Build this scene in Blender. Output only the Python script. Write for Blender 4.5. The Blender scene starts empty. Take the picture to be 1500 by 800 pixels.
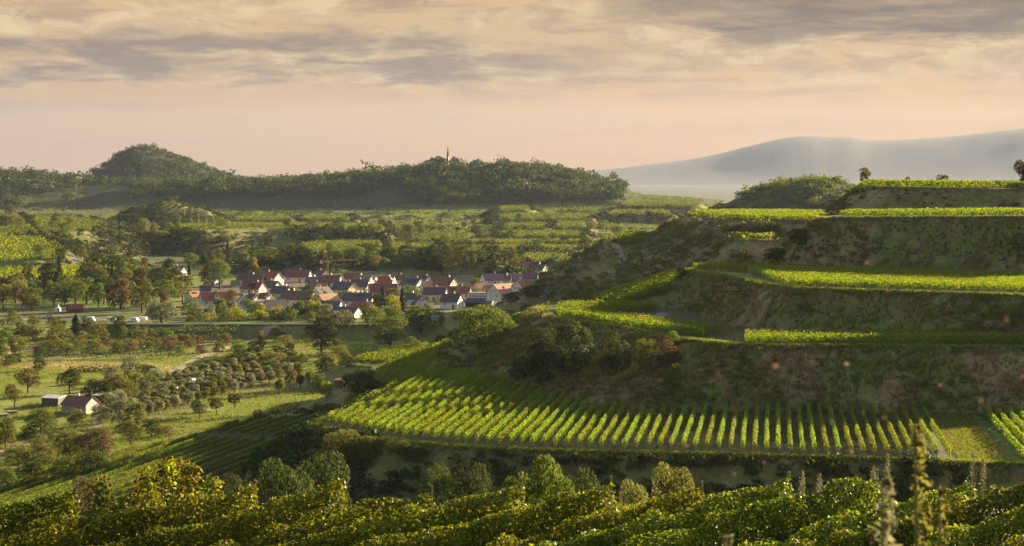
import bpy, math, random
import numpy as np
from mathutils import Vector, Matrix
R_ = math.radians
scene = bpy.context.scene
COL = scene.collection
# ---------------------------------------------------------------- camera, sky, sun, exposure
FPX = 2917.0            # focal length in photograph pixels (70 mm on a 36 mm sensor)
HZ = 255.0              # photograph row of the eye-level horizon
SUN_EL, SUN_AZ = R_(12.6), R_(46)      # azimuth measured from the view axis towards the right
cam_d = bpy.data.cameras.new('camera'); cam = bpy.data.objects.new('camera', cam_d); COL.objects.link(cam)
cam_d.lens = 70.0; cam_d.sensor_width = 36.0; cam_d.shift_y = -145.0/1500.0
cam_d.clip_start = 0.5; cam_d.clip_end = 60000
cam_d.dof.use_dof = True; cam_d.dof.focus_distance = 330.0; cam_d.dof.aperture_fstop = 9.0
cam.location = (0, 0, 0); cam.rotation_euler = (R_(90), 0, 0)
scene.camera = cam

world = bpy.data.worlds.new('World'); scene.world = world; world.use_nodes = True
def N(nt, typ, **kw):
    n = nt.nodes.new(typ)
    for k, v in kw.items():
        if k == 'inp':
            for a, b in v.items(): n.inputs[a].default_value = b
        else: setattr(n, k, v)
    return n
def math_(nt, op, a, b=None, clamp=False):
    n = N(nt, 'ShaderNodeMath', operation=op); n.use_clamp = clamp
    for i, s in enumerate((a, b)):
        if s is None: continue
        if isinstance(s, (int, float)): n.inputs[i].default_value = s
        else: nt.links.new(s, n.inputs[i])
    return n.outputs[0]
def mixc(nt, f, a, b):
    n = N(nt, 'ShaderNodeMix', data_type='RGBA')
    for s, i in ((f, 0), (a, 6), (b, 7)):
        if isinstance(s, (int, float)): n.inputs[i].default_value = s
        elif isinstance(s, tuple): n.inputs[i].default_value = (*s, 1) if len(s) == 3 else s
        else: nt.links.new(s, n.inputs[i])
    return n.outputs[2]
def ramp(nt, fac, stops, interp='LINEAR'):
    n = N(nt, 'ShaderNodeValToRGB'); cr = n.color_ramp; cr.interpolation = interp
    while len(cr.elements) < len(stops): cr.elements.new(0.5)
    for e, (p, c) in zip(cr.elements, stops):
        e.position = p; e.color = (*c, 1) if len(c) == 3 else c
    nt.links.new(fac, n.inputs[0]); return n.outputs[0]
def maprange(nt, v, a, b, c=0.0, d=1.0, smooth=True):
    n = N(nt, 'ShaderNodeMapRange'); n.interpolation_type = 'SMOOTHSTEP' if smooth else 'LINEAR'
    nt.links.new(v, n.inputs[0])
    for i, x in zip((1, 2, 3, 4), (a, b, c, d)): n.inputs[i].default_value = x
    return n.outputs[0]
def srgb(r, g, b, k=1.0):
    f = lambda c: ((c/255+.055)/1.055)**2.4 if c/255 > .04045 else c/255/12.92
    return (f(r)*k, f(g)*k, f(b)*k)
EXPOSURE = 2.65
SKY_STRENGTH = 0.05
def build_world():
    nt = world.node_tree; nt.nodes.clear()
    out = N(nt, 'ShaderNodeOutputWorld'); bg = N(nt, 'ShaderNodeBackground'); bg.inputs[1].default_value = SKY_STRENGTH
    sky = N(nt, 'ShaderNodeTexSky', sky_type='NISHITA'); sky.sun_disc = False
    sky.sun_elevation = SUN_EL; sky.sun_rotation = SUN_AZ; sky.air_density = 1.2; sky.dust_density = 3.0; sky.ozone_density = 1.0
    tc = N(nt, 'ShaderNodeTexCoord'); sp = N(nt, 'ShaderNodeSeparateXYZ'); nt.links.new(tc.outputs['Generated'], sp.inputs[0])
    az = math_(nt, 'ARCTAN2', sp.outputs[0], sp.outputs[1]); el = sp.outputs[2]
    def noise(sx, sy, seed, detail=6, rough=.55, dist=.4, scale=1.0):
        cb = N(nt, 'ShaderNodeCombineXYZ'); nt.links.new(math_(nt, 'MULTIPLY', az, sx), cb.inputs[0])
        nt.links.new(math_(nt, 'MULTIPLY', el, sy), cb.inputs[1]); cb.inputs[2].default_value = seed
        n = N(nt, 'ShaderNodeTexNoise', inp={'Scale': scale, 'Detail': detail, 'Roughness': rough, 'Distortion': dist})
        nt.links.new(cb.outputs[0], n.inputs['Vector']); return n.outputs[0]
    k = .76*2.0**(-EXPOSURE)/SKY_STRENGTH      # picture values -> background values
    # clear part of the evening sky: pale near the top, peach then rosy towards the horizon, warmer towards the sun
    warm = maprange(nt, az, -.3, .22)
    low = mixc(nt, warm, srgb(204, 158, 122, k), srgb(246, 184, 124, k))
    mid = mixc(nt, warm, srgb(212, 166, 122, k), srgb(252, 198, 132, k))
    top = mixc(nt, warm, srgb(232, 194, 136, k), srgb(236, 198, 144, k))
    c = mixc(nt, maprange(nt, el, 0.0, .035), low, mid)
    c = mixc(nt, maprange(nt, el, .035, .075), c, top)
    # soft streaks
    n1 = noise(13, 110, 3.1, 10, .68, .35)
    st = math_(nt, 'MULTIPLY', maprange(nt, n1, .47, .66), maprange(nt, el, .008, .055, .16, .85))
    c = mixc(nt, st, c, mixc(nt, warm, srgb(162, 134, 118, k), srgb(198, 156, 126, k)))
    # cream sunlit cumulus heads with crisp tops
    n2 = noise(26, 74, 8.7, 12, .70, .5)
    cu = math_(nt, 'MULTIPLY', maprange(nt, n2, .46, .56), math_(nt, 'MULTIPLY', maprange(nt, el, .036, .052), .85))
    c = mixc(nt, cu, c, mixc(nt, maprange(nt, noise(34, 100, 4.9, 9, .6), .38, .62), srgb(204, 166, 126, k), srgb(252, 224, 168, k)))
    # grey band on the left half and the long flat-bottomed grey cloud at upper right
    n3 = noise(12, 60, 1.3, 11, .68, .35)
    e3 = math_(nt, 'ADD', el, math_(nt, 'MULTIPLY', math_(nt, 'SUBTRACT', n3, .5), .036))
    band = math_(nt, 'MULTIPLY', maprange(nt, e3, .044, .049), maprange(nt, e3, .074, .060))
    band = math_(nt, 'MULTIPLY', band, maprange(nt, az, .14, -.08, .0, .95))
    band = math_(nt, 'MULTIPLY', band, maprange(nt, noise(20, 120, 5.5, 10, .68, .35), .36, .58, .1, 1))
    c = mixc(nt, band, c, srgb(132, 110, 102, k))
    edge = math_(nt, 'ADD', math_(nt, 'MULTIPLY', math_(nt, 'SUBTRACT', noise(15, 80, 2.2, 11, .68, .35), .5), .034), el)
    lowedge = math_(nt, 'SUBTRACT', edge, maprange(nt, az, .02, .12, .080, .064))
    big = math_(nt, 'MULTIPLY', maprange(nt, lowedge, -.001, .005), maprange(nt, az, .02, .08, 0, .97))
    big = math_(nt, 'MULTIPLY', big, maprange(nt, noise(16, 150, 9.1, 10, .66, .3), .28, .55, .45, 1))
    c = mixc(nt, big, c, mixc(nt, maprange(nt, noise(24, 160, 4.4, 8, .6), .4, .62), srgb(112, 97, 90, k), srgb(160, 134, 112, k)))
    hi = maprange(nt, el, .10, .45)
    dim = N(nt, 'ShaderNodeHueSaturation', inp={'Value': .9, 'Saturation': .72}); nt.links.new(sky.outputs[0], dim.inputs['Color'])     # unseen overhead sky dimmed and greyed to lower the ambient light
    nt.links.new(mixc(nt, hi, c, dim.outputs[0]), bg.inputs[0])
    nt.links.new(bg.outputs[0], out.inputs[0])
build_world()
sun_d = bpy.data.lights.new('sun', 'SUN'); sun = bpy.data.objects.new('sun', sun_d); COL.objects.link(sun)
sun_d.energy = 5.0; sun_d.angle = R_(0.55); sun_d.color = (1.0, .77, .46)
SUNV = Vector((math.sin(SUN_AZ)*math.cos(SUN_EL), math.cos(SUN_AZ)*math.cos(SUN_EL), math.sin(SUN_EL)))
sun.rotation_euler = SUNV.to_track_quat('Z', 'Y').to_euler()
vs = scene.view_settings
scene.display_settings.display_device = 'sRGB'
vs.view_transform = 'Standard'; vs.look = 'None'; vs.exposure = EXPOSURE; vs.gamma = 1.0; vs.use_curve_mapping = False
scene.render.engine = 'CYCLES'
cy = scene.cycles
cy.max_bounces = 5; cy.diffuse_bounces = 2; cy.glossy_bounces = 2; cy.transmission_bounces = 4; cy.volume_bounces = 0
cy.transparent_max_bounces = 6; cy.sample_clamp_indirect = 4.0; cy.use_denoising = True; cy.denoiser = 'OPENIMAGEDENOISE'
cy.caustics_reflective = False; cy.caustics_refractive = False
# ---------------------------------------------------------------- helpers
RNG = np.random.default_rng(7)
def tag(o, label=None, cat=None, group=None, kind=None):
    if label: o['label'] = label
    if cat: o['category'] = cat
    if group: o['group'] = group
    if kind: o['kind'] = kind
    return o
ORD1 = 'zeroth first second third fourth fifth sixth seventh eighth ninth tenth eleventh twelfth thirteenth fourteenth fifteenth sixteenth seventeenth eighteenth nineteenth'.split()
TENS = {2: ('twenty', 'twentieth'), 3: ('thirty', 'thirtieth'), 4: ('forty', 'fortieth'), 5: ('fifty', 'fiftieth'), 6: ('sixty', 'sixtieth'), 7: ('seventy', 'seventieth')}
def ordw(n):
    if n < 20: return ORD1[n]
    a, b = divmod(n, 10)
    return TENS[a][1] if b == 0 else TENS[a][0] + '-' + ORD1[b]
def link(o, parent=None):
    COL.objects.link(o)
    if parent: o.parent = parent
    return o
def empty(name, loc=(0, 0, 0), rz=0.0):
    o = bpy.data.objects.new(name, None); o.empty_display_size = .5
    o.location = loc; o.rotation_euler = (0, 0, rz); return link(o)
def mesh_np(name, V, F, mat=None, tint=None, smooth=False, tint_name='tint'):
    """F: (M,3|4) int array, all the same size."""
    V = np.asarray(V, np.float32); F = np.asarray(F, np.int32)
    me = bpy.data.meshes.new(name); n = F.shape[1]
    me.vertices.add(len(V)); me.vertices.foreach_set('co', V.ravel())
    me.loops.add(F.size); me.loops.foreach_set('vertex_index', F.ravel())
    me.polygons.add(len(F)); me.polygons.foreach_set('loop_start', np.arange(0, F.size, n, dtype=np.int32))
    me.polygons.foreach_set('loop_total', np.full(len(F), n, np.int32))
    me.polygons.foreach_set('use_smooth', np.full(len(F), smooth))
    if tint is not None:
        tint = np.asarray(tint, np.float32)
        if tint.ndim == 1:
            a = me.attributes.new(tint_name, 'FLOAT', 'POINT'); a.data.foreach_set('value', tint)
        else:
            a = me.attributes.new(tint_name, 'FLOAT_COLOR', 'POINT'); a.data.foreach_set('color', np.c_[tint, np.ones(len(tint))].astype(np.float32).ravel())
    me.update()
    if mat: me.materials.append(mat)
    return me
def obj(name, me, parent=None, loc=(0, 0, 0)):
    o = bpy.data.objects.new(name, me); o.location = loc; return link(o, parent)
class MB:
    """collects boxes, tubes, prisms and builds ONE mesh"""
    def __init__(s): s.V = []; s.F = []
    def add(s, V, F):
        b = len(s.V); s.V += [tuple(v) for v in V]; s.F += [tuple(i+b for i in f) for f in F]; return s
    def box(s, c, d, rz=0.0):
        x, y, z = [k/2 for k in d]; V = []
        for sz in (-z, z):
            for sx, sy in ((-x, -y), (x, -y), (x, y), (-x, y)):
                V.append((c[0]+sx*math.cos(rz)-sy*math.sin(rz), c[1]+sx*math.sin(rz)+sy*math.cos(rz), c[2]+sz))
        return s.add(V, [(3, 2, 1, 0), (4, 5, 6, 7), (0, 1, 5, 4), (1, 2, 6, 5), (2, 3, 7, 6), (3, 0, 4, 7)])
    def tube(s, pts, rad, n=6, cap=True):
        pts = [Vector(p) for p in pts]; rad = rad if isinstance(rad, (list, tuple)) else [rad]*len(pts)
        V = []; F = []
        for i, p in enumerate(pts):
            d = (pts[min(i+1, len(pts)-1)]-pts[max(i-1, 0)]).normalized()
            a = d.orthogonal().normalized() if i == 0 else (a-d*a.dot(d)).normalized()
            b = d.cross(a)
            for k in range(n):
                t = 2*math.pi*k/n; V.append(p+(a*math.cos(t)+b*math.sin(t))*rad[i])
        for i in range(len(pts)-1):
            for k in range(n):
                F.append((i*n+k, i*n+(k+1) % n, (i+1)*n+(k+1) % n, (i+1)*n+k))
        if cap: F.append(tuple(range(n-1, -1, -1))); F.append(tuple(range((len(pts)-1)*n, len(pts)*n)))
        return s.add(V, F)
    def mesh(s, name, mat=None, smooth=False):
        me = bpy.data.meshes.new(name); me.from_pydata(s.V, [], s.F)
        if smooth: me.polygons.foreach_set('use_smooth', [True]*len(me.polygons))
        me.update()
        if mat: me.materials.append(mat)
        return me
    def build(s, name, mat=None, parent=None, smooth=False): return obj(name, s.mesh(name, mat, smooth), parent)
# --- smooth value noise
_NG = np.random.default_rng(11).random((256, 256))
def vnoise(x, y):
    xi = np.floor(x).astype(np.int64); yi = np.floor(y).astype(np.int64); fx = x-xi; fy = y-yi
    fx = fx*fx*(3-2*fx); fy = fy*fy*(3-2*fy); a = xi & 255; b = yi & 255; a1 = (a+1) & 255; b1 = (b+1) & 255
    return (_NG[a, b]*(1-fx)+_NG[a1, b]*fx)*(1-fy)+(_NG[a, b1]*(1-fx)+_NG[a1, b1]*fx)*fy
def fbm(x, y, o=4):
    s = 0; A = .5; t = 0
    for i in range(o): s = s+A*vnoise(x*2**i+17.3*i, y*2**i-9.1*i); t += A; A *= .5
    return s/t
def sstep(a, b, x):
    t = np.clip((x-a)/(b-a), 0, 1); return t*t*(3-2*t)
# --- leaves: kite quads
def unit(v): return v/np.maximum(np.linalg.norm(v, axis=-1, keepdims=True), 1e-9)
def leaf_quads(C, Nn, S, rng, asp=.75):
    n = len(C); r = unit(rng.normal(size=(n, 3))); T = unit(np.cross(Nn, r)); B = np.cross(Nn, T)
    S = np.broadcast_to(np.asarray(S, float).reshape(-1, 1), (n, 1))
    fold = Nn*S*.25
    V = np.stack([C-T*S, C+B*S*asp+fold*rng.random((n, 1)), C+T*S*1.0, C-B*S*asp+fold*rng.random((n, 1))], 1).reshape(-1, 3)
    return V, np.arange(4*n).reshape(n, 4)
# ---------------------------------------------------------------- materials
MATS = {}
def mat_new(name):
    m = bpy.data.materials.new(name); m.use_nodes = True; m.node_tree.nodes.clear(); return m, m.node_tree
def leaf_mat(name, dark, light, trans=.4, yellow=None, spec=.06, rough=.7):
    m, nt = mat_new(name); out = N(nt, 'ShaderNodeOutputMaterial')
    at = N(nt, 'ShaderNodeAttribute', attribute_name='tint'); oi = N(nt, 'ShaderNodeObjectInfo')
    c = mixc(nt, at.outputs['Fac'], dark, light)
    if yellow: c = mixc(nt, maprange(nt, at.outputs['Fac'], .93, .97), c, yellow)
    hs = N(nt, 'ShaderNodeHueSaturation'); nt.links.new(c, hs.inputs['Color'])
    nt.links.new(maprange(nt, oi.outputs['Random'], 0, 1, .475, .515, False), hs.inputs['Hue'])
    nt.links.new(maprange(nt, oi.outputs['Random'], 0, 1, .8, 1.25, False), hs.inputs['Value'])
    p = N(nt, 'ShaderNodeBsdfPrincipled', inp={'Roughness': rough, 'Specular IOR Level': spec}); nt.links.new(hs.outputs[0], p.inputs['Base Color'])
    t = N(nt, 'ShaderNodeBsdfTranslucent'); hs2 = N(nt, 'ShaderNodeHueSaturation', inp={'Value': 1.5, 'Saturation': 1.1, 'Hue': .485})
    nt.links.new(hs.outputs[0], hs2.inputs['Color']); nt.links.new(hs2.outputs[0], t.inputs[0])
    mx = N(nt, 'ShaderNodeMixShader', inp={0: trans}); nt.links.new(p.outputs[0], mx.inputs[1]); nt.links.new(t.outputs[0], mx.inputs[2])
    nt.links.new(mx.outputs[0], out.inputs[0]); MATS[name] = m; return m
def plain_mat(name, col, rough=.7, var=.25, scale=1.5, bump=0.0, metallic=0.0, col2=None, stretch=(1, 1, 1), spec=.3):
    m, nt = mat_new(name); out = N(nt, 'ShaderNodeOutputMaterial')
    p = N(nt, 'ShaderNodeBsdfPrincipled', inp={'Roughness': rough, 'Metallic': metallic, 'Specular IOR Level': spec})
    tc = N(nt, 'ShaderNodeTexCoord'); mp = N(nt, 'ShaderNodeMapping'); mp.inputs['Scale'].default_value = stretch
    nt.links.new(tc.outputs['Object'], mp.inputs[0])
    nz = N(nt, 'ShaderNodeTexNoise', inp={'Scale': scale, 'Detail': 5, 'Roughness': .6}); nt.links.new(mp.outputs[0], nz.inputs['Vector'])
    c2 = col2 or tuple(c*(1-var) for c in col); c1 = col if col2 else tuple(min(1, c*(1+var*.5)) for c in col)
    nt.links.new(mixc(nt, maprange(nt, nz.outputs[0], .3, .7), c2, c1), p.inputs['Base Color'])
    if bump:
        b = N(nt, 'ShaderNodeBump', inp={'Strength': bump, 'Distance': .1}); nt.links.new(nz.outputs[0], b.inputs['Height']); nt.links.new(b.outputs[0], p.inputs['Normal'])
    nt.links.new(p.outputs[0], out.inputs[0]); MATS[name] = m; return m
leaf_mat('vine_leaf', (.028, .050, .006), (.20, .24, .020), .38, (.36, .25, .03), .12, .5)
leaf_mat('vine_leaf_far', (.052, .098, .014), (.155, .20, .020), .48)
leaf_mat('vine_leaf_slope', (.03, .05, .012), (.105, .13, .018), .4)
leaf_mat('foliage_dark', (.014, .026, .007), (.046, .066, .014), .26)
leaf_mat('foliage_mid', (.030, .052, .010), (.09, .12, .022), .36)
leaf_mat('foliage_olive', (.045, .056, .015), (.125, .13, .034), .36)
leaf_mat('foliage_pale', (.08, .095, .05), (.19, .20, .11), .3)
leaf_mat('foliage_russet', (.05, .042, .018), (.12, .094, .036), .33)
leaf_mat('foliage_yellow', (.06, .078, .010), (.19, .19, .02), .48)
leaf_mat('foliage_conifer', (.010, .018, .010), (.026, .04, .018), .08)
leaf_mat('dry_grass', (.10, .075, .035), (.26, .20, .10), .35)
leaf_mat('green_grass', (.055, .085, .012), (.145, .18, .03), .42)
plain_mat('bark', (.09, .065, .045), .9, .4, 6, .3)
plain_mat('post_wood', (.24, .20, .16), .85, .35, 8)
plain_mat('post_metal', (.35, .35, .34), .5, .2, 8, 0, .6)
# ---------------------------------------------------------------- the ground: one height function, one sheet
def PL(z0, x0=0.0, y0=0.0, b=0.0, c=0.0): return (z0, x0, y0, b, c)
def plz(p, x, y): return p[0]+p[3]*(x-p[1])+p[4]*(y-p[2])
def W(u, v, p):
    """point of the plane p seen in direction (u, v)"""
    k = (u-750)/FPX; m = (v-HZ)/FPX
    Y = (-p[0]+p[3]*p[1]+p[4]*p[2])/(m+p[3]*k+p[4]); return (k*Y, Y)
def WP(pts, p): return [W(u, v, p) for u, v in pts]
def chaikin(P, n=2):
    P = np.array(P, float)
    for _ in range(n):
        Q = np.roll(P, -1, 0); P = np.stack([.75*P+.25*Q, .25*P+.75*Q], 1).reshape(-1, 2)
    return P
def sdist(P, x, y):
    d = np.full(x.shape, 1e18); ins = np.zeros(x.shape, bool)
    Q = np.roll(P, -1, 0)
    for (ax, ay), (bx, by) in zip(P, Q):
        ex, ey = bx-ax, by-ay; L = ex*ex+ey*ey
        if L < 1e-12: continue
        t = np.clip(((x-ax)*ex+(y-ay)*ey)/L, 0, 1)
        d = np.minimum(d, (x-ax-t*ex)**2+(y-ay-t*ey)**2)
        if ay != by:
            c = ((ay > y) != (by > y)) & (x < ex*(y-ay)/ey+ax); ins ^= c
    d = np.sqrt(d); return np.where(ins, -d, d)
PM = PL(-42.0); PT2 = PL(-31.3); PT3 = PL(-23.2); PT4 = PL(-10.9, 76, 488, .022); PT5 = PL(-3.7, 109, 565, -.01); PS2 = PL(-17.0)
PD = PL(-56.5, -91, 378, .125, -.004); PF = PL(-14.2, 0, 80, .018, .19); PFS = PL(-43, -2, 510, .48); PC = PL(-32, 22, 480, .29)
PS2B = PL(-28, 60, 830, 0, .12); PN0A = PL(-47, -260, 1079, 0, .075); PN0B = PL(-51, -220, 1067, 0, .012); PN1 = PL(-40.0); PN3 = PL(-40, -300, 1296, 0, .008)
PN2 = PL(-47, -70, 1240, 0, .004); PG = PL(-52.5)
def t2slope(x, y): return .42+.5*sstep(22, 48, x)
TER = [  # name, polygon, plane, bank slope, smoothing, ground kind
 ('camera_hill', [(-90, -90), (90, -90), (90, 3), (-90, 3)], PL(-1.8), .32, 0, 'grass'),
 ('fore', [(-70, 10), (70, 10), (70, 81.6), (-70, 81.6)], PF, .6, 0, 'vine'),
 ('fore_step', [(-90, 80), (90, 80), (90, 138), (-90, 138)], PL(-25.5), .45, 0, 'scrub'),
 ('M', WP([(1620, 688), (1400, 677), (1100, 668), (760, 661), (600, 651), (470, 630), (452, 620), (542, 591), (630, 540), (700, 514), (738, 498), (800, 494), (795, 520), (750, 545), (820, 566), (1000, 588), (1360, 603), (1620, 606)], PM), PM, .75, 1, 'vine'),
 ('T2', WP([(1640, 511), (1240, 507), (1093, 507), (1045, 501), (1006, 498), (956, 488), (887, 476), (812, 466), (797, 462)], PT2)+[(6, 474), (40, 482), (130, 482)], PT2, t2slope, 1, 'vine'),
 ('T3', WP([(1640, 437), (1500, 433), (1240, 425), (1148, 422), (1090, 410), (1048, 402), (1015, 399), (1003, 396)], PT3)+[(45, 486), (62, 496), (90, 515), (160, 515)], PT3, .9, 1, 'vine'),
 ('T4', WP([(1640, 318), (1500, 318.5), (1340, 319), (1205, 320), (1196, 318)], PT4)+[(82, 515), (95, 528), (190, 520)], PT4, .95, 1, 'vine'),
 ('T5', [(106, 600), (109, 565), (126.7, 562), (138, 560), (175, 558), (190, 660), (117, 660)], PT5, .8, 1, 'vine'),
 ('T6', [(153, 575), (260, 560), (280, 760), (205, 760)], PL(5), 1.15, 1, 'scrub'),
 ('S2', WP([(1008, 316), (1092, 323), (1176, 325), (1260, 325)], PS2)+[(140, 860), (78, 868)], PS2, .62, 1, 'vine'),
 ('S2ledge', WP([(1065, 351), (1150, 350), (1185, 343), (1080, 341)], PL(-22.5)), PL(-22.5), .8, 1, 'vine'),
 ('S2b', WP([(888, 360), (950, 359), (962, 342), (900, 344)], PS2B), PS2B, .6, 1, 'vine'),
 ('C', [(18, 468), (36, 467), (44, 478), (47, 512), (20, 515)], PC, .55, 1, 'vine'),
 ('Fs', [(-8, 500), (8, 498), (14, 520), (10, 560), (-6, 560)], PFS, .4, 1, 'vine'),
 ('D', [(-95, 382), (-63, 408), (-62, 426), (-36, 418), (-36, 470), (-22, 500), (-13, 500), (-17, 430), (-25, 365), (-33, 330), (-18, 240), (-55, 235), (-82, 300)], PD, .35, 1, 'vine'),
 ('G', WP([(500, 533), (560, 538), (613, 523), (640, 508), (590, 511)], PG), PG, .3, 1, 'vine'),
 ('levee', [(-155, 711), (-25, 711), (-25, 715.5), (-155, 715.5)], PL(-53.5), .5, 0, 'levee'),
 ('N0A', WP([(-60, 383), (88, 383), (96, 350), (-60, 345)], PN0A), PN0A, .35, 1, 'vine'),
 ('N0B', WP([(-60, 413), (60, 413), (222, 405), (200, 391), (130, 376), (-60, 384)], PN0B), PN0B, .4, 1, 'vine'),
 ('N1', WP([(255, 338), (430, 333), (548, 336), (565, 342), (560, 328), (255, 328)], PN1), PN1, .42, 1, 'vine'),
 ('N1b', WP([(440, 372), (500, 364), (560, 362), (560, 354), (440, 356)], PL(-46)), PL(-46), .45, 1, 'vine'),
 ('N2', WP([(475, 374), (550, 364), (660, 370), (725, 386), (730, 378), (640, 362), (540, 358), (475, 366)], PN2), PN2, .5, 1, 'vine'),
 ('N3', WP([(-60, 345), (100, 341), (150, 336), (165, 327), (100, 318), (-60, 316)], PN3), PN3, .4, 1, 'vine'),
]
def knoll(v1, y1, v2, y2):
    z1 = -(v1-HZ)/FPX*y1; z2 = -(v2-HZ)/FPX*y2; return PL(z1, 0, y1, 0, (z2-z1)/(y2-y1))
for nm, pts, pl in (('K1', [(182, 318), (232, 318), (228, 304), (205, 304)], knoll(318, 1700, 304, 1750)),
                    ('K2', [(232, 313), (266, 312), (262, 296), (236, 294)], knoll(313, 1700, 295, 1750)),
                    ('K3', [(264, 321), (308, 320), (302, 306), (268, 303)], knoll(321, 1680, 303, 1735)),
                    ('K4', [(272, 333), (335, 332), (322, 316), (282, 314)], knoll(333, 1560, 314, 1620))):
    TER.append((nm, WP(pts, pl), pl, .5, 1, 'vine'))
FARF = []
for nm, u0, u1, vh, vl, Y0 in (('Fa', 516, 612, 328, 338, 1600), ('Fb', 598, 700, 337, 355, 1420), ('Fc', 730, 778, 302, 308, 1980), ('Fd', 725, 870, 313, 321, 1810), ('Fe', 812, 862, 325, 332, 1660),
                               ('Fe2', 735, 806, 327, 334, 1640), ('Ff', 728, 862, 339, 346, 1500), ('Fg', 684, 866, 352, 358, 1370), ('Fh', 640, 850, 361, 366, 1290), ('Fi', 692, 848, 372, 383, 1190), ('Fj', 552, 668, 356, 367, 1270), ('Fk', 905, 1030, 296, 302, 2050), ('Fl', 890, 985, 308, 314, 1850), ('Fm', 440, 520, 316, 321, 1780), ('Fn', 340, 430, 318, 322, 1760), ('Fo', 30, 168, 326, 334, 1540)):
    pl = knoll(vl, Y0, vh, Y0+75); d = (u1-u0)*.06; FARF.append(nm)
    TER.append((nm, WP([(u0, vl-1), (u0+d, vl+.6), ((u0+u1)/2, vl), (u1-d, vl+.4), (u1, vl-2), (u1-d*1.6, vh), ((u0+u1)/2, vh+.8), (u0+d*1.3, vh)], pl), pl, .5, 1, 'vine'))
TER = [(n, chaikin(p, c) if c else np.array(p, float), pl, s, k) for n, p, pl, s, c, k in TER]
TIDX = {t[0]: i for i, t in enumerate(TER)}
_U = lambda t: 750+FPX*t
YL = [-200, 1100, 1380, 1700, 2000, 2330, 2600, 2900, 3600, 20000]; ZL = [-58, -58, -57, -48, -45, -42.5, -42, -50, -75, -75]
YR = [-200, 1080, 1230, 1380, 1615, 1900, 2200, 2600, 2900, 3600, 20000]; ZR = [-58, -58, -54.5, -51, -48.5, -45, -42, -40, -48, -75, -75]
RU = [-900, 0, 60, 110, 200, 300, 380, 450, 550, 600, 640, 700, 790, 850, 885, 910, 940, 1000, 1050, 1100, 2400]
RV = [246, 252, 255, 263, 264, 264, 265, 259, 251, 245, 241, 241, 241, 252, 267, 277, 285, 288, 292, 300, 300]
MU = [-900, 300, 380, 430, 470, 700, 780, 840, 900, 950, 1000, 1050, 1100, 1150, 1190, 1215, 1240, 1270, 1330, 1400, 1450, 1500, 1600, 1900, 2500]
MV = [269, 269, 259, 256, 269, 269, 262, 253, 247, 241, 235, 226, 213, 201, 198, 202, 199, 206, 204, 199, 193, 187, 178, 170, 165]
SU = [1000, 1045, 1090, 1150, 1190, 1230, 1255, 1300, 1360]; SV = [320, 299, 279, 266, 259, 264, 276, 300, 320]
CU = [60, 110, 150, 185, 205, 235, 270, 310, 345, 370, 420]; CV = [290, 272, 243, 219, 212, 219, 231, 247, 260, 270, 290]
def smooth_profile(U, Vv, sig):
    g = np.arange(-1000, 2600, 2.0); v = np.interp(g, U, Vv); k = np.exp(-.5*(np.arange(-3*sig, 3*sig+1, 2.0)/sig)**2); k /= k.sum()
    n = len(k)//2; return g, np.convolve(np.pad(v, n, 'edge'), k, 'valid')[:len(g)]
RU, RV = smooth_profile(RU, RV, 7); MU, MV = smooth_profile(MU, MV, 13); SU, SV = smooth_profile(SU, SV, 8); CU, CV = smooth_profile(CU, CV, 5)
def base_z(x, y):
    t = x/np.maximum(y, 20.0); u = _U(t)
    wl = sstep(-.06, -.13, t); wl2 = wl
    z0 = np.interp(y, YL, ZL)*wl2+np.interp(y, YR, ZR)*(1-wl2)
    z0 = z0+(fbm(x/90, y/90, 3)-.5)*1.2
    # vine terraces: stairs on the long slope behind the village
    far = sstep(1120, 1240, y)*sstep(2520, 2380, y)
    step = 1.7; wob = (fbm(x/160+3, y/200, 3)-.5)*15+.014*x-.004*y
    q = (z0+wob)/step; fl = np.floor(q); fr = q-fl
    zs = step*(fl+sstep(.80, .97, fr))-wob
    z = z0*(1-far)+zs*far; bank = far*((fr > .78) & (fr < .99))
    # ridge with the mast, the cone hill, the hump on the right and the far mountains
    zr = -(np.interp(u, RU, RV)-HZ)/FPX*2550-(1+8.0*sstep(915, 885, u))
    wv = (fbm(x/130, y*0+4, 3)-.5)*150*sstep(900, 700, u)
    g = sstep(2300+wv, 2520, y)*(1-sstep(2620, 3150, y))
    g = np.where(y < 2540, np.maximum(g, .0), g)
    z = z*(1-g)+np.maximum(zr, z-8)*g
    gc = np.exp(-((y-3350)/200.0)**2); zc = -(np.interp(u, CU, CV)-HZ)/FPX*3350-8
    z = np.where((u > 60) & (u < 420), np.maximum(z, -75+(zc+75)*gc), z)
    gs = np.exp(-((y-1650)/150.0)**2); zsn = -(np.interp(u, SU, SV)-HZ)/FPX*1650-4
    z = np.where((u > 1000) & (u < 1360), np.maximum(z, -75+(zsn+75)*gs), z)
    zm = -(np.interp(u, MU, MV)-HZ)/FPX*15000
    gm = sstep(12600, 15000, y)*(1-sstep(15000, 17500, y)); sp_ = fbm(x/520, y/1300, 4)-.5
    z = z+np.maximum(zm+75, 0)*np.clip(gm+sp_*.10*np.sin(gm*math.pi), 0, 1)
    return z, bank
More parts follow.
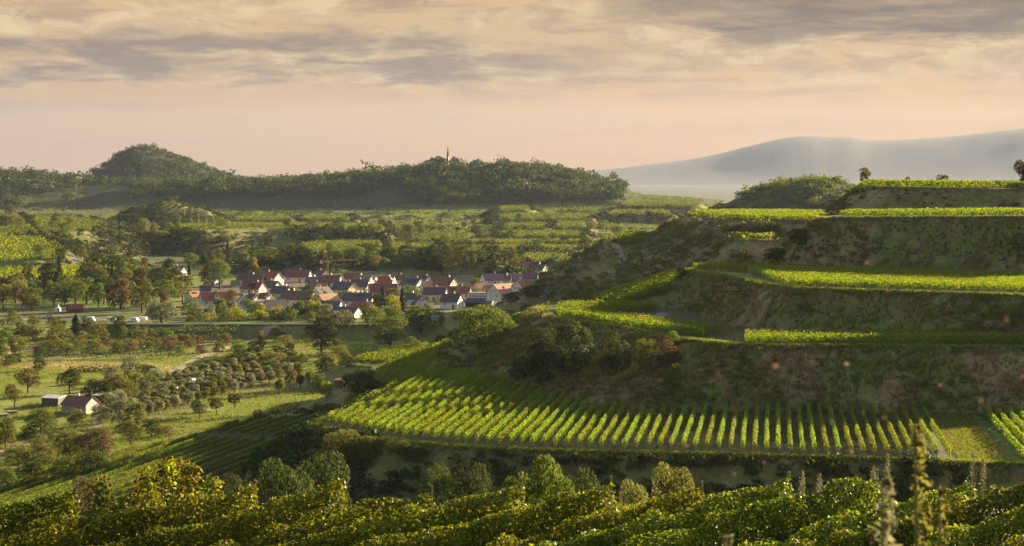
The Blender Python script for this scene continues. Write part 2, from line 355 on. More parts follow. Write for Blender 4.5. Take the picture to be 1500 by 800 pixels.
def terrain(x, y, full=False):
    x = np.asarray(x, float); y = np.asarray(y, float)
    z, bank = base_z(x, y); tid = np.full(x.shape, -1); top = np.full(x.shape, 99.0)
    rough = fbm(x/3.1, y/3.1, 3)-.5
    for i, (nm, P, pl, s, k) in enumerate(TER):
        zmax = max(plz(pl, *p) for p in P); smin = s if not callable(s) else .42
        r = (zmax+62)/smin if nm not in ('levee',) else 14
        r = min(r, 170)
        lo = P.min(0)-r; hi = P.max(0)+r
        m = (x > lo[0]) & (x < hi[0]) & (y > lo[1]) & (y < hi[1])
        if not m.any(): continue
        xx, yy = x[m], y[m]; sd = sdist(P, xx, yy); ss = s(xx, yy) if callable(s) else s
        out = np.maximum(sd, 0)
        zz = plz(pl, xx, yy)-ss*np.maximum(out+rough[m]*1.6*np.minimum(out/4, 1)*min(1, 1.0), 0)
        if nm in ('S2', 'T3', 'T4', 'T5'):
            zz = zz+(fbm(xx/14, yy/14, 3)-.5)*3.2*np.minimum(out/9, 1)
        zo = z[m]; w = zz > zo
        zo[w] = zz[w]; z[m] = zo
        a = tid[m]; a[w] = i; tid[m] = a
        b = top[m]; b[w] = sd[w]; top[m] = b
        c = bank[m]; c[w] = 0; bank[m] = c
    return (z, tid, top, bank) if full else z
def H(x, y): return float(terrain(np.array([x]), np.array([y]))[0])
def ray(u, v, y0=95.0, y1=3600.0):
    """where the line of sight (u, v) meets the ground"""
    Y = np.concatenate([np.arange(y0, 900, 1.0), np.arange(900, 3600, 3.0)]); Y = Y[(Y >= y0) & (Y <= y1)]
    X = (u-750)/FPX*Y; zr = -(v-HZ)/FPX*Y; h = terrain(X, Y); k = np.nonzero(h >= zr)[0]
    if len(k) == 0: k = [int(np.argmin(np.abs(h-zr)))]
    i = k[0]; return float(X[i]), float(Y[i]), float(h[i])
DP_ = np.array([(-94, 381), (-64, 406), (-62, 424), (-38, 416), (-36, 400), (-32, 372), (-35, 338), (-41, 300), (-52, 262), (-82, 262)])
# ground colours: regions painted in plan view (what grows or lies there)
PV = PL(-58)
PAINT = [  # polygon in the valley, colour
 ([(-60, 478), (640, 478), (700, 520), (520, 570), (470, 640), (-60, 760)], (.125, .155, .024)),
 ([(0, 523), (70, 528), (250, 532), (262, 541), (150, 541), (0, 541)], (.30, .21, .10)),
 ([(0, 505), (60, 500), (60, 512), (0, 520)], (.26, .19, .09)),
 ([(205, 600), (240, 560), (330, 540), (440, 545), (440, 560), (330, 585), (240, 620)], (.13, .125, .055)),
 ([(230, 565), (290, 560), (290, 575), (232, 580)], (.3, .27, .22)),
 ([(150, 486), (360, 486), (370, 497), (330, 520), (60, 526), (60, 515)], (.12, .115, .05)),
 ([(360, 505), (440, 478), (500, 478), (500, 500), (420, 510)], (.16, .185, .03)),
 ([(270, 440), (480, 455), (700, 455), (790, 420), (790, 400), (560, 400), (360, 410), (270, 425)], (.085, .085, .06)),
 ([(0, 450), (300, 452), (300, 472), (0, 472)], (.07, .085, .03)),
 ([(660, 470), (790, 470), (800, 440), (760, 440)], (.10, .12, .07)),
 ([(0, 655), (80, 640), (140, 648), (60, 668), (0, 676)], (.17, .12, .07)),
 ([(60, 590), (160, 590), (160, 615), (60, 625)], (.14, .16, .03)),
]
def build_ground():
    ys = [np.arange(-90, 60, 3.0), np.arange(60, 240, 1.6), np.arange(240, 560, .8), np.arange(560, 1000, 1.5), np.arange(1000, 2600, 3.2), np.geomspace(2600, 18300, 130)]
    Y = np.concatenate(ys); T = np.concatenate([np.linspace(-.44, -.285, 26)[:-1], np.arange(-.285, .285, .00105), np.linspace(.285, .44, 26)])
    YY, TT = np.meshgrid(Y, T, indexing='ij'); XX = TT*(YY+100)
    z, tid, top, bank = terrain(XX.ravel(), YY.ravel(), True); x = XX.ravel(); y = YY.ravel()
    col = np.empty((len(x), 3)); col[:] = (.10, .130, .022)
    n1 = fbm(x/26, y/26, 4); n2 = fbm(x/6, y/6, 3)
    t = x/np.maximum(y, 20); u = _U(t); v = HZ-z/np.maximum(y, 20)*FPX
    for px, c in PAINT:
        m = sdist(np.array(WP(px, PV)), x+(n2-.5)*6, y+(n1-.5)*14) < 0; m &= (y > 330) & (y < 1150); col[m] = c
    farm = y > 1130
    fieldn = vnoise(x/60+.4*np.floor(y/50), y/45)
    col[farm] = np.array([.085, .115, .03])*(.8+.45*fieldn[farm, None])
    col[farm & (u < 590)] *= .68  # cloud shade on the far hills left of centre, put into the ground colour
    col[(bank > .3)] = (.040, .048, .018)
    col[(y > 2330) & (y < 3700) & (u >= 895)] = (.045, .06, .02)
    wood = ((u < 895) & (y > 2330) & (y < 4200)) | ((u > 1130) & (u < 1300) & (y > 1450) & (y < 1900))
    col[wood] = (.03, .042, .018)
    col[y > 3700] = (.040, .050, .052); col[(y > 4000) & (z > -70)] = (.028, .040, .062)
    for i, (nm, P, pl, s, k) in enumerate(TER):
        m = tid == i
        if not m.any(): continue
        on = m & (top < .4); bk = m & (top >= .4)
        if k == 'vine': col[on] = (.062, .068, .024)
        if nm == 'D': col[on & (sdist(DP_, x, y) < .5)] = (.045, .048, .020)
        if nm in FARF or nm in ('N0A', 'N0B', 'N1', 'S2b', 'N3', 'N2', 'N1b', 'S2ledge', 'G'): col[on] = (.09, .125, .02)
        elif k in ('grass', 'levee'): col[on] = (.11, .13, .04)
        elif k == 'scrub': col[on] = (.05, .055, .022)
        # banks: dry grass and bare loess mixed with green growth
        g = sstep(.42, .58, n1*.55+n2*.45+(.10 if nm in ('M', 'T2') else 0)*sstep(60, 20, x)+(.22 if nm in ('D', 'levee', 'N0A', 'N0B', 'N1', 'N2', 'N3', 'K1', 'K2', 'K3', 'K4', 'N1b')+tuple(FARF) else 0))
        b = np.array([.235, .190, .095])*(1-g[:, None])+np.array([.125, .135, .042])*g[:, None]
        rim = bk & (top < 1.3); 
        col[bk] = b[bk]; col[rim] = (.105, .092, .042)
        if nm in ('M', 'T2', 'T3', 'T4'):
            gr = on & (top > -1.6); col[gr] = (.13, .135, .045)        # mown strip along the terrace edge
    # paths worn into the terraces
    for i_, o_ in (('T3', 5.5),):
        m = (tid == TIDX[i_]) & (top < -1) & (x < 58) & (x > 44) & (top > -9); col[m] = (.14, .16, .05)
    m = (tid == TIDX['M']) & (x > 67.0) & (x < 81) & (top < 0); col[m] = (.060, .098, .016)
    col *= (.75+.5*n1)[:, None]*(.82+.36*n2)[:, None]
    ny, nx = len(Y), len(T); idx = np.arange(ny*nx).reshape(ny, nx)
    F = np.stack([idx[:-1, :-1], idx[:-1, 1:], idx[1:, 1:], idx[1:, :-1]], -1).reshape(-1, 4)
    m, nt = mat_new('ground_cover'); out = N(nt, 'ShaderNodeOutputMaterial'); p = N(nt, 'ShaderNodeBsdfPrincipled', inp={'Roughness': .95, 'Specular IOR Level': .1})
    at = N(nt, 'ShaderNodeAttribute', attribute_name='gcol'); g = N(nt, 'ShaderNodeNewGeometry')
    def nz(sc, det=6):
        n = N(nt, 'ShaderNodeTexNoise', inp={'Scale': sc, 'Detail': det, 'Roughness': .65}); nt.links.new(g.outputs['Position'], n.inputs['Vector']); return n.outputs[0]
    a = nz(.9); b = nz(.16); hs = N(nt, 'ShaderNodeHueSaturation'); nt.links.new(at.outputs['Color'], hs.inputs['Color'])
    nt.links.new(math_(nt, 'ADD', maprange(nt, a, .3, .7, .35, 1.0, False), maprange(nt, b, .3, .7, -.05, .55, False)), hs.inputs['Value'])
    nt.links.new(maprange(nt, b, .35, .65, .47, .52, False), hs.inputs['Hue'])
    nt.links.new(hs.outputs[0], p.inputs['Base Color'])
    bp = N(nt, 'ShaderNodeBump', inp={'Strength': .9, 'Distance': .5}); nt.links.new(a, bp.inputs['Height']); nt.links.new(bp.outputs[0], p.inputs['Normal'])
    nt.links.new(p.outputs[0], out.inputs[0])
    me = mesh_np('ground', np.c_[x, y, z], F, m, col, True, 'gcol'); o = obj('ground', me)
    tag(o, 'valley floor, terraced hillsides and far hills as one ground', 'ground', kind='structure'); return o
ground = build_ground()
# ---------------------------------------------------------------- trees: prototypes one unit high and one unit wide, scaled per tree
def lobes_for(shape, rng):
    L = []
    if shape == 'round':
        for i in range(17):
            a = rng.random()*6.28; z = .34+.52*rng.random(); rr = .30*math.sqrt(max(.05, 1-((z-.58)/.42)**2))*(.45+.75*rng.random())
            r = .13+.08*rng.random(); L.append((rr*math.cos(a), rr*math.sin(a), z, r*1.15, r*1.15, r*.85))
        L.append((0, 0, .58, .26, .26, .28)); L.append((.02, -.03, .84, .15, .15, .13))
    elif shape == 'tall':
        for i in range(16):
            a = rng.random()*6.28; z = .2+.7*rng.random(); rr = .26*(1.05-abs(z-.5)*1.1)*rng.random()**.5
            r = .12+.07*rng.random(); L.append((rr*math.cos(a), rr*math.sin(a), z, r*1.2, r*1.2, r*.8))
        L.append((0, 0, .55, .2, .2, .33)); L.append((0, 0, .9, .1, .1, .1))
    elif shape == 'shrub':
        for i in range(15):
            a = rng.random()*6.28; z = .08+.68*rng.random(); rr = .34*math.sqrt(max(.04, 1-(z/.95)**2))*(.4+.8*rng.random())
            r = .12+.10*rng.random(); L.append((rr*math.cos(a), rr*math.sin(a), z, r*1.2, r*1.2, r))
        L.append((0, 0, .38, .3, .3, .36))
    elif shape == 'willow':
        for i in range(26):
            a = rng.random()*6.28; z = .15+.72*rng.random(); rr = .36*math.sqrt(max(.06, 1-((z-.42)/.58)**2))*(.5+.65*rng.random())
            r = .09+.06*rng.random(); L.append((rr*math.cos(a), rr*math.sin(a), z, r, r, r*1.35))
        L.append((0, 0, .5, .28, .28, .36))
    elif shape == 'fruit':
        for i in range(9):
            a = rng.random()*6.28; z = .42+.4*rng.random(); rr = .26*(.4+.7*rng.random()); r = .15+.07*rng.random()
            L.append((rr*math.cos(a), rr*math.sin(a), z, r*1.1, r*1.1, r*.9))
        L.append((0, 0, .62, .28, .28, .24))
    return L
def crown_np(shape, n, size, rng):
    if shape == 'conifer':
        z = rng.random(n)**.75; z = .06+.94*(1-z)
        tier = .78+.22*np.cos(z*2*math.pi*9); rad = .5*(1-z)**.85*tier*(.55+.5*rng.random(n)**.4)+.012
        a = rng.random(n)*6.283+np.floor(z*9); lump = 1+.22*np.sin(a*3+z*31); rad = rad*lump
        C = np.c_[rad*np.cos(a), rad*np.sin(a), z-.06*rad]; Nn = unit(np.c_[np.cos(a), np.sin(a), np.full(n, .8)]+rng.normal(size=(n, 3))*.45)
        S = size*(.6+.6*rng.random(n)); tint = np.clip(rng.random(n)*.8+.15*np.sin(a*4+z*13), 0, 1)
    else:
        L = np.array(lobes_for(shape, rng)); w = L[:, 3]*L[:, 4]+L[:, 3]*L[:, 5]; k = rng.choice(len(L), n, p=w/w.sum())
        d = unit(rng.normal(size=(n, 3))); d[:, 2] = np.where(rng.random(n) < .45, np.abs(d[:, 2]), d[:, 2])
        r = .70+.40*rng.random(n)**.8; C = L[k, :3]+d*L[k, 3:]*r[:, None]
        inside = np.zeros(n)
        for l in L: inside += (((C-l[:3])/l[3:])**2).sum(1) < .55
        keep = (inside < 1) | (rng.random(n) < .12); keep &= C[:, 2] > .02
        C, d, k = C[keep], d[keep], k[keep]; n = len(C)
        Nn = unit(d+rng.normal(size=(n, 3))*.75); S = size*(.55+.8*rng.random(n))
        lt = rng.random(len(L)); tint = np.clip(.45*lt[k]+.6*rng.random(n), 0, 1)
    V, F = leaf_quads(C, Nn, S, rng, .7); return V, F, np.repeat(tint, 4)
def trunk_mb(shape, rng):
    b = MB(); r0 = .035 if shape != 'conifer' else .03; top = .62 if shape not in ('conifer',) else .95
    if shape == 'shrub': r0, top = .022, .5
    lean = rng.normal(size=2)*.02
    b.tube([(0, 0, -.06), (0, 0, .0), (lean[0]*.5, lean[1]*.5, top*.4), (lean[0], lean[1], top)], [r0*1.5, r0*1.15, r0*.8, r0*.3], 7)
    if shape != 'conifer':
        for i in range(5):
            a = i*1.257+rng.random(); z0 = top*(.3+.12*i); q = .22+.1*rng.random()
            b.tube([(0, 0, z0), (q*.5*math.cos(a), q*.5*math.sin(a), z0+.12), (q*math.cos(a), q*math.sin(a), z0+.25)], [r0*.5, r0*.32, r0*.12], 5)
    return b
PROTO = {}
def proto(shape, var, hd=False):
    key = (shape, var, hd)
    if key not in PROTO:
        rng = np.random.default_rng(100+var*17+sum(map(ord, shape)))
        n, sz = (10000, .0175) if hd else (3400, .029)
        if shape == 'fruit' and not hd: n, sz = 1500, .045
        if shape == 'conifer': sz *= .9
        V, F, t = crown_np(shape, n, sz, rng)
        PROTO[key] = (V, F, t, trunk_mb(shape, rng).mesh('trunk', MATS['bark']), {})
    return PROTO[key]
def crown_mesh(shape, var, hd, mat):
    V, F, t, tr, cache = proto(shape, var, hd)
    if mat not in cache: cache[mat] = mesh_np('crown', V, F, MATS[mat], t)
    return cache[mat], tr
TREES = []
def tree(kind, x, y, z, w, h, shape, mat, label, group=None, cat='tree', hd=False, var=None, single=False):
    var = int(RNG.integers(0, 4)) if var is None else var
    cm, tm = crown_mesh(shape, var, hd, mat)
    if single:
        o = obj(kind, cm); o.location = (x, y, z-.02*h)
    else:
        o = empty(kind, (x, y, z)); obj('crown', cm, o); obj('trunk', tm, o)
    o.rotation_euler = (0, 0, RNG.random()*6.28); o.scale = (w, w, h)
    tag(o, label, cat, group); TREES.append((x, y, w)); return o
def tree_px(kind, u, vt, vb, wpx, shape, mat, label, Y=None, y0=95.0, hd=False, cat='tree', group=None, lift=0.0):
    if Y is None: x, y, z = ray(u, vb, y0)
    else: x, y = (u-750)/FPX*Y, Y; z = H(x, y)
    top = -(vt-HZ)/FPX*y
    return tree(kind, x, y, z, wpx/FPX*y*1.06, max(top-z, .6)*1.03, shape, mat, label, group, cat, hd)
# (kind, u, top, base, width, shape, material, label)
BIG = [
 ('broadleaf_tree', 704, 446, 511, 88, 'shrub', 'foliage_mid', 'tall sunlit yellow green tree at the upper left tip of the striped terrace vineyard', 95, True),
 ('broadleaf_tree', 471, 466, 518, 62, 'tall', 'foliage_dark', 'big dark pointed tree standing in the valley between road and levee', 400, True),
 ('broadleaf_tree', 571, 465, 514, 58, 'round', 'foliage_mid', 'big round tree with sunlit right side standing alone in the valley below the village', 400, True),
 ('willow_tree', 500, 455, 480, 44, 'willow', 'foliage_pale', 'pale grey green willow just behind the big dark pointed tree', 600, False),
 ('willow_tree', 616, 448, 487, 48, 'willow', 'foliage_mid', 'soft grey green tree behind the big round tree, below the white house with dark roof', 600, False),
 ('broadleaf_tree', 650, 490, 508, 30, 'shrub', 'foliage_dark', 'low dark bush left of the tall yellow green tree', 400, False),
 ('broadleaf_tree', 525, 540, 590, 58, 'round', 'foliage_dark', 'dark tree in the corner between the striped terrace and the lower vineyard', 300, True),
 ('broadleaf_tree', 548, 555, 580, 34, 'shrub', 'foliage_dark', 'dark bush leaning against the right of the dark corner tree', 300, False),
 ('small_tree', 410, 553, 579, 17, 'fruit', 'foliage_olive', 'first and leftmost tree of the short tree line on the lit meadow', 380, False),
 ('small_tree', 425, 543, 576, 20, 'fruit', 'foliage_olive', 'tallest tree of the short tree line on the lit meadow', 380, False),
 ('small_tree', 440, 545, 571, 15, 'fruit', 'foliage_olive', 'slim third tree of the short tree line on the lit meadow', 380, False),
 ('small_tree', 452, 541, 568, 17, 'fruit', 'foliage_olive', 'last and farthest tree of the short tree line on the lit meadow', 380, False),
 ('bush', 466, 546, 569, 22, 'shrub', 'foliage_mid', 'round green bush at the far end of the short tree line', 380, False),
 ('small_tree', 478, 559, 584, 24, 'willow', 'foliage_yellow', 'pale yellow green tree in front of the little red hut', 380, False),
 ('bush', 405, 477, 493, 22, 'shrub', 'foliage_mid', 'pair-like bush on the lit meadow beside the valley road', 600, False),
 ('small_tree', 481, 517, 540, 30, 'shrub', 'foliage_olive', 'pale olive bush left of the pale vineyard in the valley', 400, False),
 ('conifer', 111, 460, 492, 24, 'conifer', 'foliage_conifer', 'black green conifer standing taller than the bushes below the levee', 500, True),
 ('broadleaf_tree', 87, 474, 506, 42, 'shrub', 'foliage_olive', 'broad grey brown bush tree left of the black green conifer', 500, False),
 ('broadleaf_tree', 141, 472, 499, 30, 'shrub', 'foliage_olive', 'brownish rounded tree right of the black green conifer', 500, False),
 ('willow_tree', 237, 441, 473, 52, 'willow', 'foliage_pale', 'large silvery willow on the top of the levee', 600, True),
 ('small_tree', 176, 479, 503, 22, 'round', 'foliage_mid', 'dark green tree at the left end of the hedges below the levee', 500, False),
 ('bush', 199, 476, 486, 14, 'shrub', 'foliage_mid', 'small green bush on the levee slope', 500, False),
 ('bush', 246, 495, 515, 26, 'shrub', 'foliage_russet', 'reddish brown bush between the two orchard hedges', 500, False),
 ('broadleaf_tree', 102, 540, 577, 36, 'round', 'foliage_dark', 'dark round tree on the lit meadow behind the green shed', 400, True),
 ('broadleaf_tree', 41, 539, 576, 36, 'round', 'foliage_olive', 'olive tree with open crown left of the dark round tree', 400, False),
 ('broadleaf_tree', 21, 564, 597, 29, 'round', 'foliage_olive', 'olive tree on a short trunk at the left edge of the meadow', 400, False),
 ('small_tree', 58, 524, 543, 24, 'shrub', 'foliage_dark', 'dark bush at the end of the dry grass strip', 400, False),
 ('small_tree', 219, 534, 557, 24, 'round', 'foliage_dark', 'dark little tree left of the log piles', 400, False),
 ('broadleaf_tree', 140, 553, 586, 38, 'shrub', 'foliage_dark', 'dark spreading bush behind the red roofed barn', 400, False),
 ('broadleaf_tree', 172, 548, 584, 40, 'round', 'foliage_olive', 'sunlit olive tree in the clump behind the red roofed barn', 400, False),
 ('willow_tree', 175, 572, 626, 52, 'willow', 'foliage_pale', 'pale silver willow right of the red roofed barn', 380, True),
 ('willow_tree', 200, 590, 632, 46, 'willow', 'foliage_olive', 'yellowish willow close to the right of the pale silver willow', 380, False),
 ('willow_tree', 213, 557, 587, 22, 'willow', 'foliage_pale', 'slim pale willow left of the plastic covered stack', 380, False),
 ('bush', 226, 568, 588, 16, 'shrub', 'foliage_russet', 'brownish bush at the foot of the slim pale willow', 380, False),
 ('broadleaf_tree', 60, 599, 642, 44, 'round', 'foliage_mid', 'leafy green tree with sunlit top left of the barn', 360, True),
 ('broadleaf_tree', 111, 599, 629, 32, 'round', 'foliage_olive', 'olive bush tree in front of the red roofed barn', 360, False),
 ('bush', 43, 622, 645, 28, 'shrub', 'foliage_dark', 'dark bush below the leafy green tree', 360, False),
 ('small_tree', 292, 587, 614, 27, 'round', 'foliage_dark', 'dark round fruit tree at the meadow edge below the orchard', 380, False),
 ('small_tree', 317, 583, 609, 25, 'fruit', 'foliage_mid', 'middle fruit tree of three at the meadow edge below the orchard', 380, False),
 ('small_tree', 343, 577, 601, 23, 'fruit', 'foliage_mid', 'right hand fruit tree of three at the meadow edge below the orchard', 380, False),
 ('broadleaf_tree', 192, 619, 651, 42, 'round', 'foliage_mid', 'dark green tree with lit top beside the lower vineyard corner', 350, True),
 ('bush', 222, 612, 640, 30, 'shrub', 'foliage_dark', 'dark bush right of the dark green tree at the vineyard corner', 350, False),
 ('bush', 243, 622, 641, 26, 'shrub', 'foliage_russet', 'reddish bush against the edge of the lower vineyard', 350, False),
 ('autumn_tree', 141, 628, 678, 60, 'round', 'foliage_russet', 'large autumn brown tree at the edge of the lower vineyard', 330, True),
 ('autumn_tree', 102, 630, 682, 56, 'round', 'foliage_olive', 'large olive brown tree left of the autumn brown tree', 330, True),
 ('bush', 66, 648, 688, 46, 'shrub', 'foliage_olive', 'grey olive thicket left of the two large brown trees', 330, False),
 ('bush', 26, 650, 690, 44, 'shrub', 'foliage_olive', 'pale olive thicket near the left edge below the brown track', 330, False),
 ('broadleaf_tree', 8, 612, 660, 34, 'round', 'foliage_mid', 'mixed green tree cut by the left edge below the meadow', 330, False),
 ('bush', 4, 684, 706, 34, 'shrub', 'foliage_mid', 'bright green bush in the lower left corner above the vines', 330, False),
 ('broadleaf_tree', 287, 532, 548, 30, 'shrub', 'foliage_dark', 'low dark bush beside the bend of the valley road', 400, False),
 ('bush', 349, 497, 514, 24, 'shrub', 'foliage_mid', 'round bush on the near side of the valley road', 400, False),
 ('broadleaf_tree', 380, 484, 503, 16, 'tall', 'foliage_olive', 'slim olive tree beside the valley road', 400, False),
 ('broadleaf_tree', 377, 499, 523, 36, 'round', 'foliage_mid', 'grey green tree in front of the slim olive tree by the road', 400, False),
 ('bush', 343, 516, 536, 30, 'shrub', 'foliage_dark', 'dark bush below the valley road', 400, False),
 ('bush', 316, 524, 542, 30, 'shrub', 'foliage_dark', 'dark rounded shrub right of the road bend bush', 400, False),
 ('bush', 404, 514, 538, 40, 'shrub', 'foliage_olive', 'wide olive bush right of the grey green roadside tree', 400, False),
 ('bush', 430, 520, 545, 34, 'shrub', 'foliage_dark', 'dark bush above the short tree line', 400, False),
 ('bush', 498, 505, 530, 26, 'shrub', 'foliage_olive', 'olive bush at the foot of the big dark pointed tree', 400, False),
 ('bush', 602, 492, 516, 32, 'shrub', 'foliage_mid', 'shaded bush at the right foot of the big round tree', 400, False),
 ('bush', 838, 466, 552, 70, 'shrub', 'foliage_dark', 'largest dark bush on the bank above the striped terrace', 300, True),
 ('bush', 796, 478, 545, 60, 'shrub', 'foliage_dark', 'dark bush at the top left of the bank, left of the largest one', 300, True),
 ('bush', 900, 482, 546, 54, 'shrub', 'foliage_dark', 'dark rounded bush in the middle of the terrace bank', 300, True),
 ('bush', 946, 494, 546, 36, 'shrub', 'foliage_mid', 'mid green bush right of the rounded bank bush', 300, True),
 ('bush', 985, 484, 512, 26, 'shrub', 'foliage_mid', 'light green topped bush below the terrace edge', 300, False),
 ('bush', 976, 496, 538, 38, 'shrub', 'foliage_russet', 'purplish brown bare bush on the terrace bank', 300, False),
 ('bush', 985, 531, 577, 34, 'shrub', 'foliage_mid', 'fresh green bush low on the terrace bank', 300, True),
 ('bush', 766, 524, 558, 44, 'shrub', 'foliage_dark', 'dark low bush above the left vine rows', 300, False),
 ('bush', 800, 538, 562, 32, 'shrub', 'foliage_dark', 'small dark bush at the foot of the bank', 300, False),
 ('small_tree', 858, 420, 441, 18, 'tall', 'foliage_yellow', 'small pale yellow tree behind the bright terrace vines', 560, False),
 ('bush', 998, 391, 408, 20, 'shrub', 'foliage_dark', 'dark shrub at the left tip of the third terrace', 300, False),
 ('bush', 1136, 363, 386, 36, 'shrub', 'foliage_dark', 'nearly black round bush at the foot of the upper bank', 300, True),
 ('bush', 1170, 333, 362, 40, 'shrub', 'foliage_dark', 'dark bush on the left corner of the upper bank', 300, False),
 ('broadleaf_tree', 1267, 245, 269, 22, 'tall', 'foliage_olive', 'lone brownish tree at the left corner of the topmost vineyard', 560, False),
 ('bush', 1330, 258, 265, 12, 'shrub', 'foliage_russet', 'tiny shrub on the topmost vineyard skyline', 640, False),
 ('bush', 1382, 255, 265, 20, 'shrub', 'foliage_dark', 'dark round shrub on the topmost vineyard skyline', 640, False),
 ('bush', 1072, 301, 311, 20, 'shrub', 'foliage_dark', 'dark shrub behind the yellow vineyard of the second hill', 720, False),
 ('broadleaf_tree', 1498, 236, 268, 26, 'round', 'foliage_russet', 'brownish bushy tree cut by the right edge on the skyline', 540, False),
 ('bush', 1082, 326, 346, 42, 'shrub', 'foliage_olive', 'left of two sunlit bushes on the second hill bank', 640, False),
 ('bush', 1126, 323, 343, 44, 'shrub', 'foliage_olive', 'right of two sunlit bushes on the second hill bank', 640, False),
 ('broadleaf_tree', 904, 330, 346, 20, 'round', 'foliage_mid', 'round tree beyond the small field of the second hill', 860, False),
 ('broadleaf_tree', 925, 333, 343, 13, 'round', 'foliage_mid', 'small round tree right of the one beyond the small field', 860, False),
 ('broadleaf_tree', 597, 328, 350, 20, 'round', 'foliage_mid', 'left of two trees beside the striped far vineyard', 1150, False),
 ('broadleaf_tree', 614, 324, 346, 20, 'round', 'foliage_mid', 'right of two trees beside the striped far vineyard', 1150, False),
 ('broadleaf_tree', 484, 356, 375, 15, 'round', 'foliage_mid', 'single tree on the lit far terrace above the crane', 1150, False),
 ('broadleaf_tree', 425, 357, 377, 15, 'round', 'foliage_mid', 'single tree on the lit far terrace left of the crane', 1150, False),
 ('broadleaf_tree', 208, 320, 350, 26, 'round', 'foliage_olive', 'pale grey tree in the middle of the far left slope', 1250, False),
 ('broadleaf_tree', 218, 340, 358, 22, 'round', 'foliage_dark', 'dark tree under the pale grey tree on the far slope', 1150, False),
 ('broadleaf_tree', 15, 302, 318, 22, 'round', 'foliage_mid', 'dark far tree at the left edge above the terraces', 1500, False),
 ('broadleaf_tree', 43, 315, 331, 22, 'round', 'foliage_dark', 'dark far tree on the left terraces', 1250, False),
 ('broadleaf_tree', 58, 359, 382, 22, 'round', 'foliage_mid', 'left tree of the group beside the field road', 950, False),
 ('broadleaf_tree', 88, 361, 383, 18, 'round', 'foliage_dark', 'middle tree of the group beside the field road', 950, False),
 ('broadleaf_tree', 119, 360, 387, 20, 'round', 'foliage_mid', 'tree on the right side of the field road', 950, False),
 ('broadleaf_tree', 92, 350, 364, 16, 'round', 'foliage_dark', 'tree at the top of the field road', 950, False),
 ('broadleaf_tree', 163, 359, 377, 26, 'round', 'foliage_mid', 'round tree behind the small striped vineyard left', 950, False),
 ('conifer', 277, 385, 420, 14, 'conifer', 'foliage_conifer', 'dark conifer between the two houses at the left of the village', 850, True),
 ('broadleaf_tree', 300, 392, 424, 20, 'tall', 'foliage_yellow', 'pale yellow tree right of the dark conifer', 850, False),
 ('broadleaf_tree', 322, 381, 424, 40, 'round', 'foliage_mid', 'large rounded tree with lit rim at the left of the village', 850, True),
 ('broadleaf_tree', 372, 378, 406, 18, 'tall', 'foliage_yellow', 'yellow autumn tree above the village roofs', 950, False),
 ('broadleaf_tree', 362, 438, 457, 19, 'round', 'foliage_mid', 'round light green tree in front of the blue and white house', 750, True),
 ('broadleaf_tree', 340, 425, 450, 20, 'round', 'foliage_russet', 'brown tree right of the long red roof', 750, False),
 ('conifer', 589, 420, 458, 15, 'conifer', 'foliage_conifer', 'tall dark cypress-like conifer in the middle of the village', 750, True),
 ('conifer', 560, 419, 438, 10, 'conifer', 'foliage_conifer', 'small blue green conifer in front of the red brown roof', 750, False),
 ('broadleaf_tree', 556, 431, 460, 24, 'round', 'foliage_dark', 'dark left half of the tree pair below the village church of roofs', 750, True),
 ('broadleaf_tree', 574, 432, 460, 24, 'round', 'foliage_yellow', 'sunlit round tree beside the tall village conifer', 750, True),
 ('broadleaf_tree', 694, 408, 428, 22, 'round', 'foliage_mid', 'round tree with a bright rim among the right village roofs', 850, True),
 ('small_tree', 625, 435, 449, 12, 'round', 'foliage_russet', 'little round brown tree in front of a white wall', 850, False),
 ('broadleaf_tree', 749, 427, 444, 26, 'shrub', 'foliage_dark', 'dark bush against the white house with the salmon roof', 780, False),
 ('broadleaf_tree', 778, 417, 436, 40, 'shrub', 'foliage_dark', 'dark thicket at the right end of the village', 780, False),
]
for k, u, vt, vb, w, sh, mt, lb, y0, hd in BIG:
    if 'church of roofs' in lb: lb = 'dark round tree left of the sunlit tree by the tall village conifer'
    if 'pair-like' in lb: lb = 'small bush on the lit meadow beside the valley road'
    tree_px(k, u, vt, vb, w, sh, mt, lb, y0=y0, hd=hd, cat=('bush' if 'bush' in k else 'tree'))
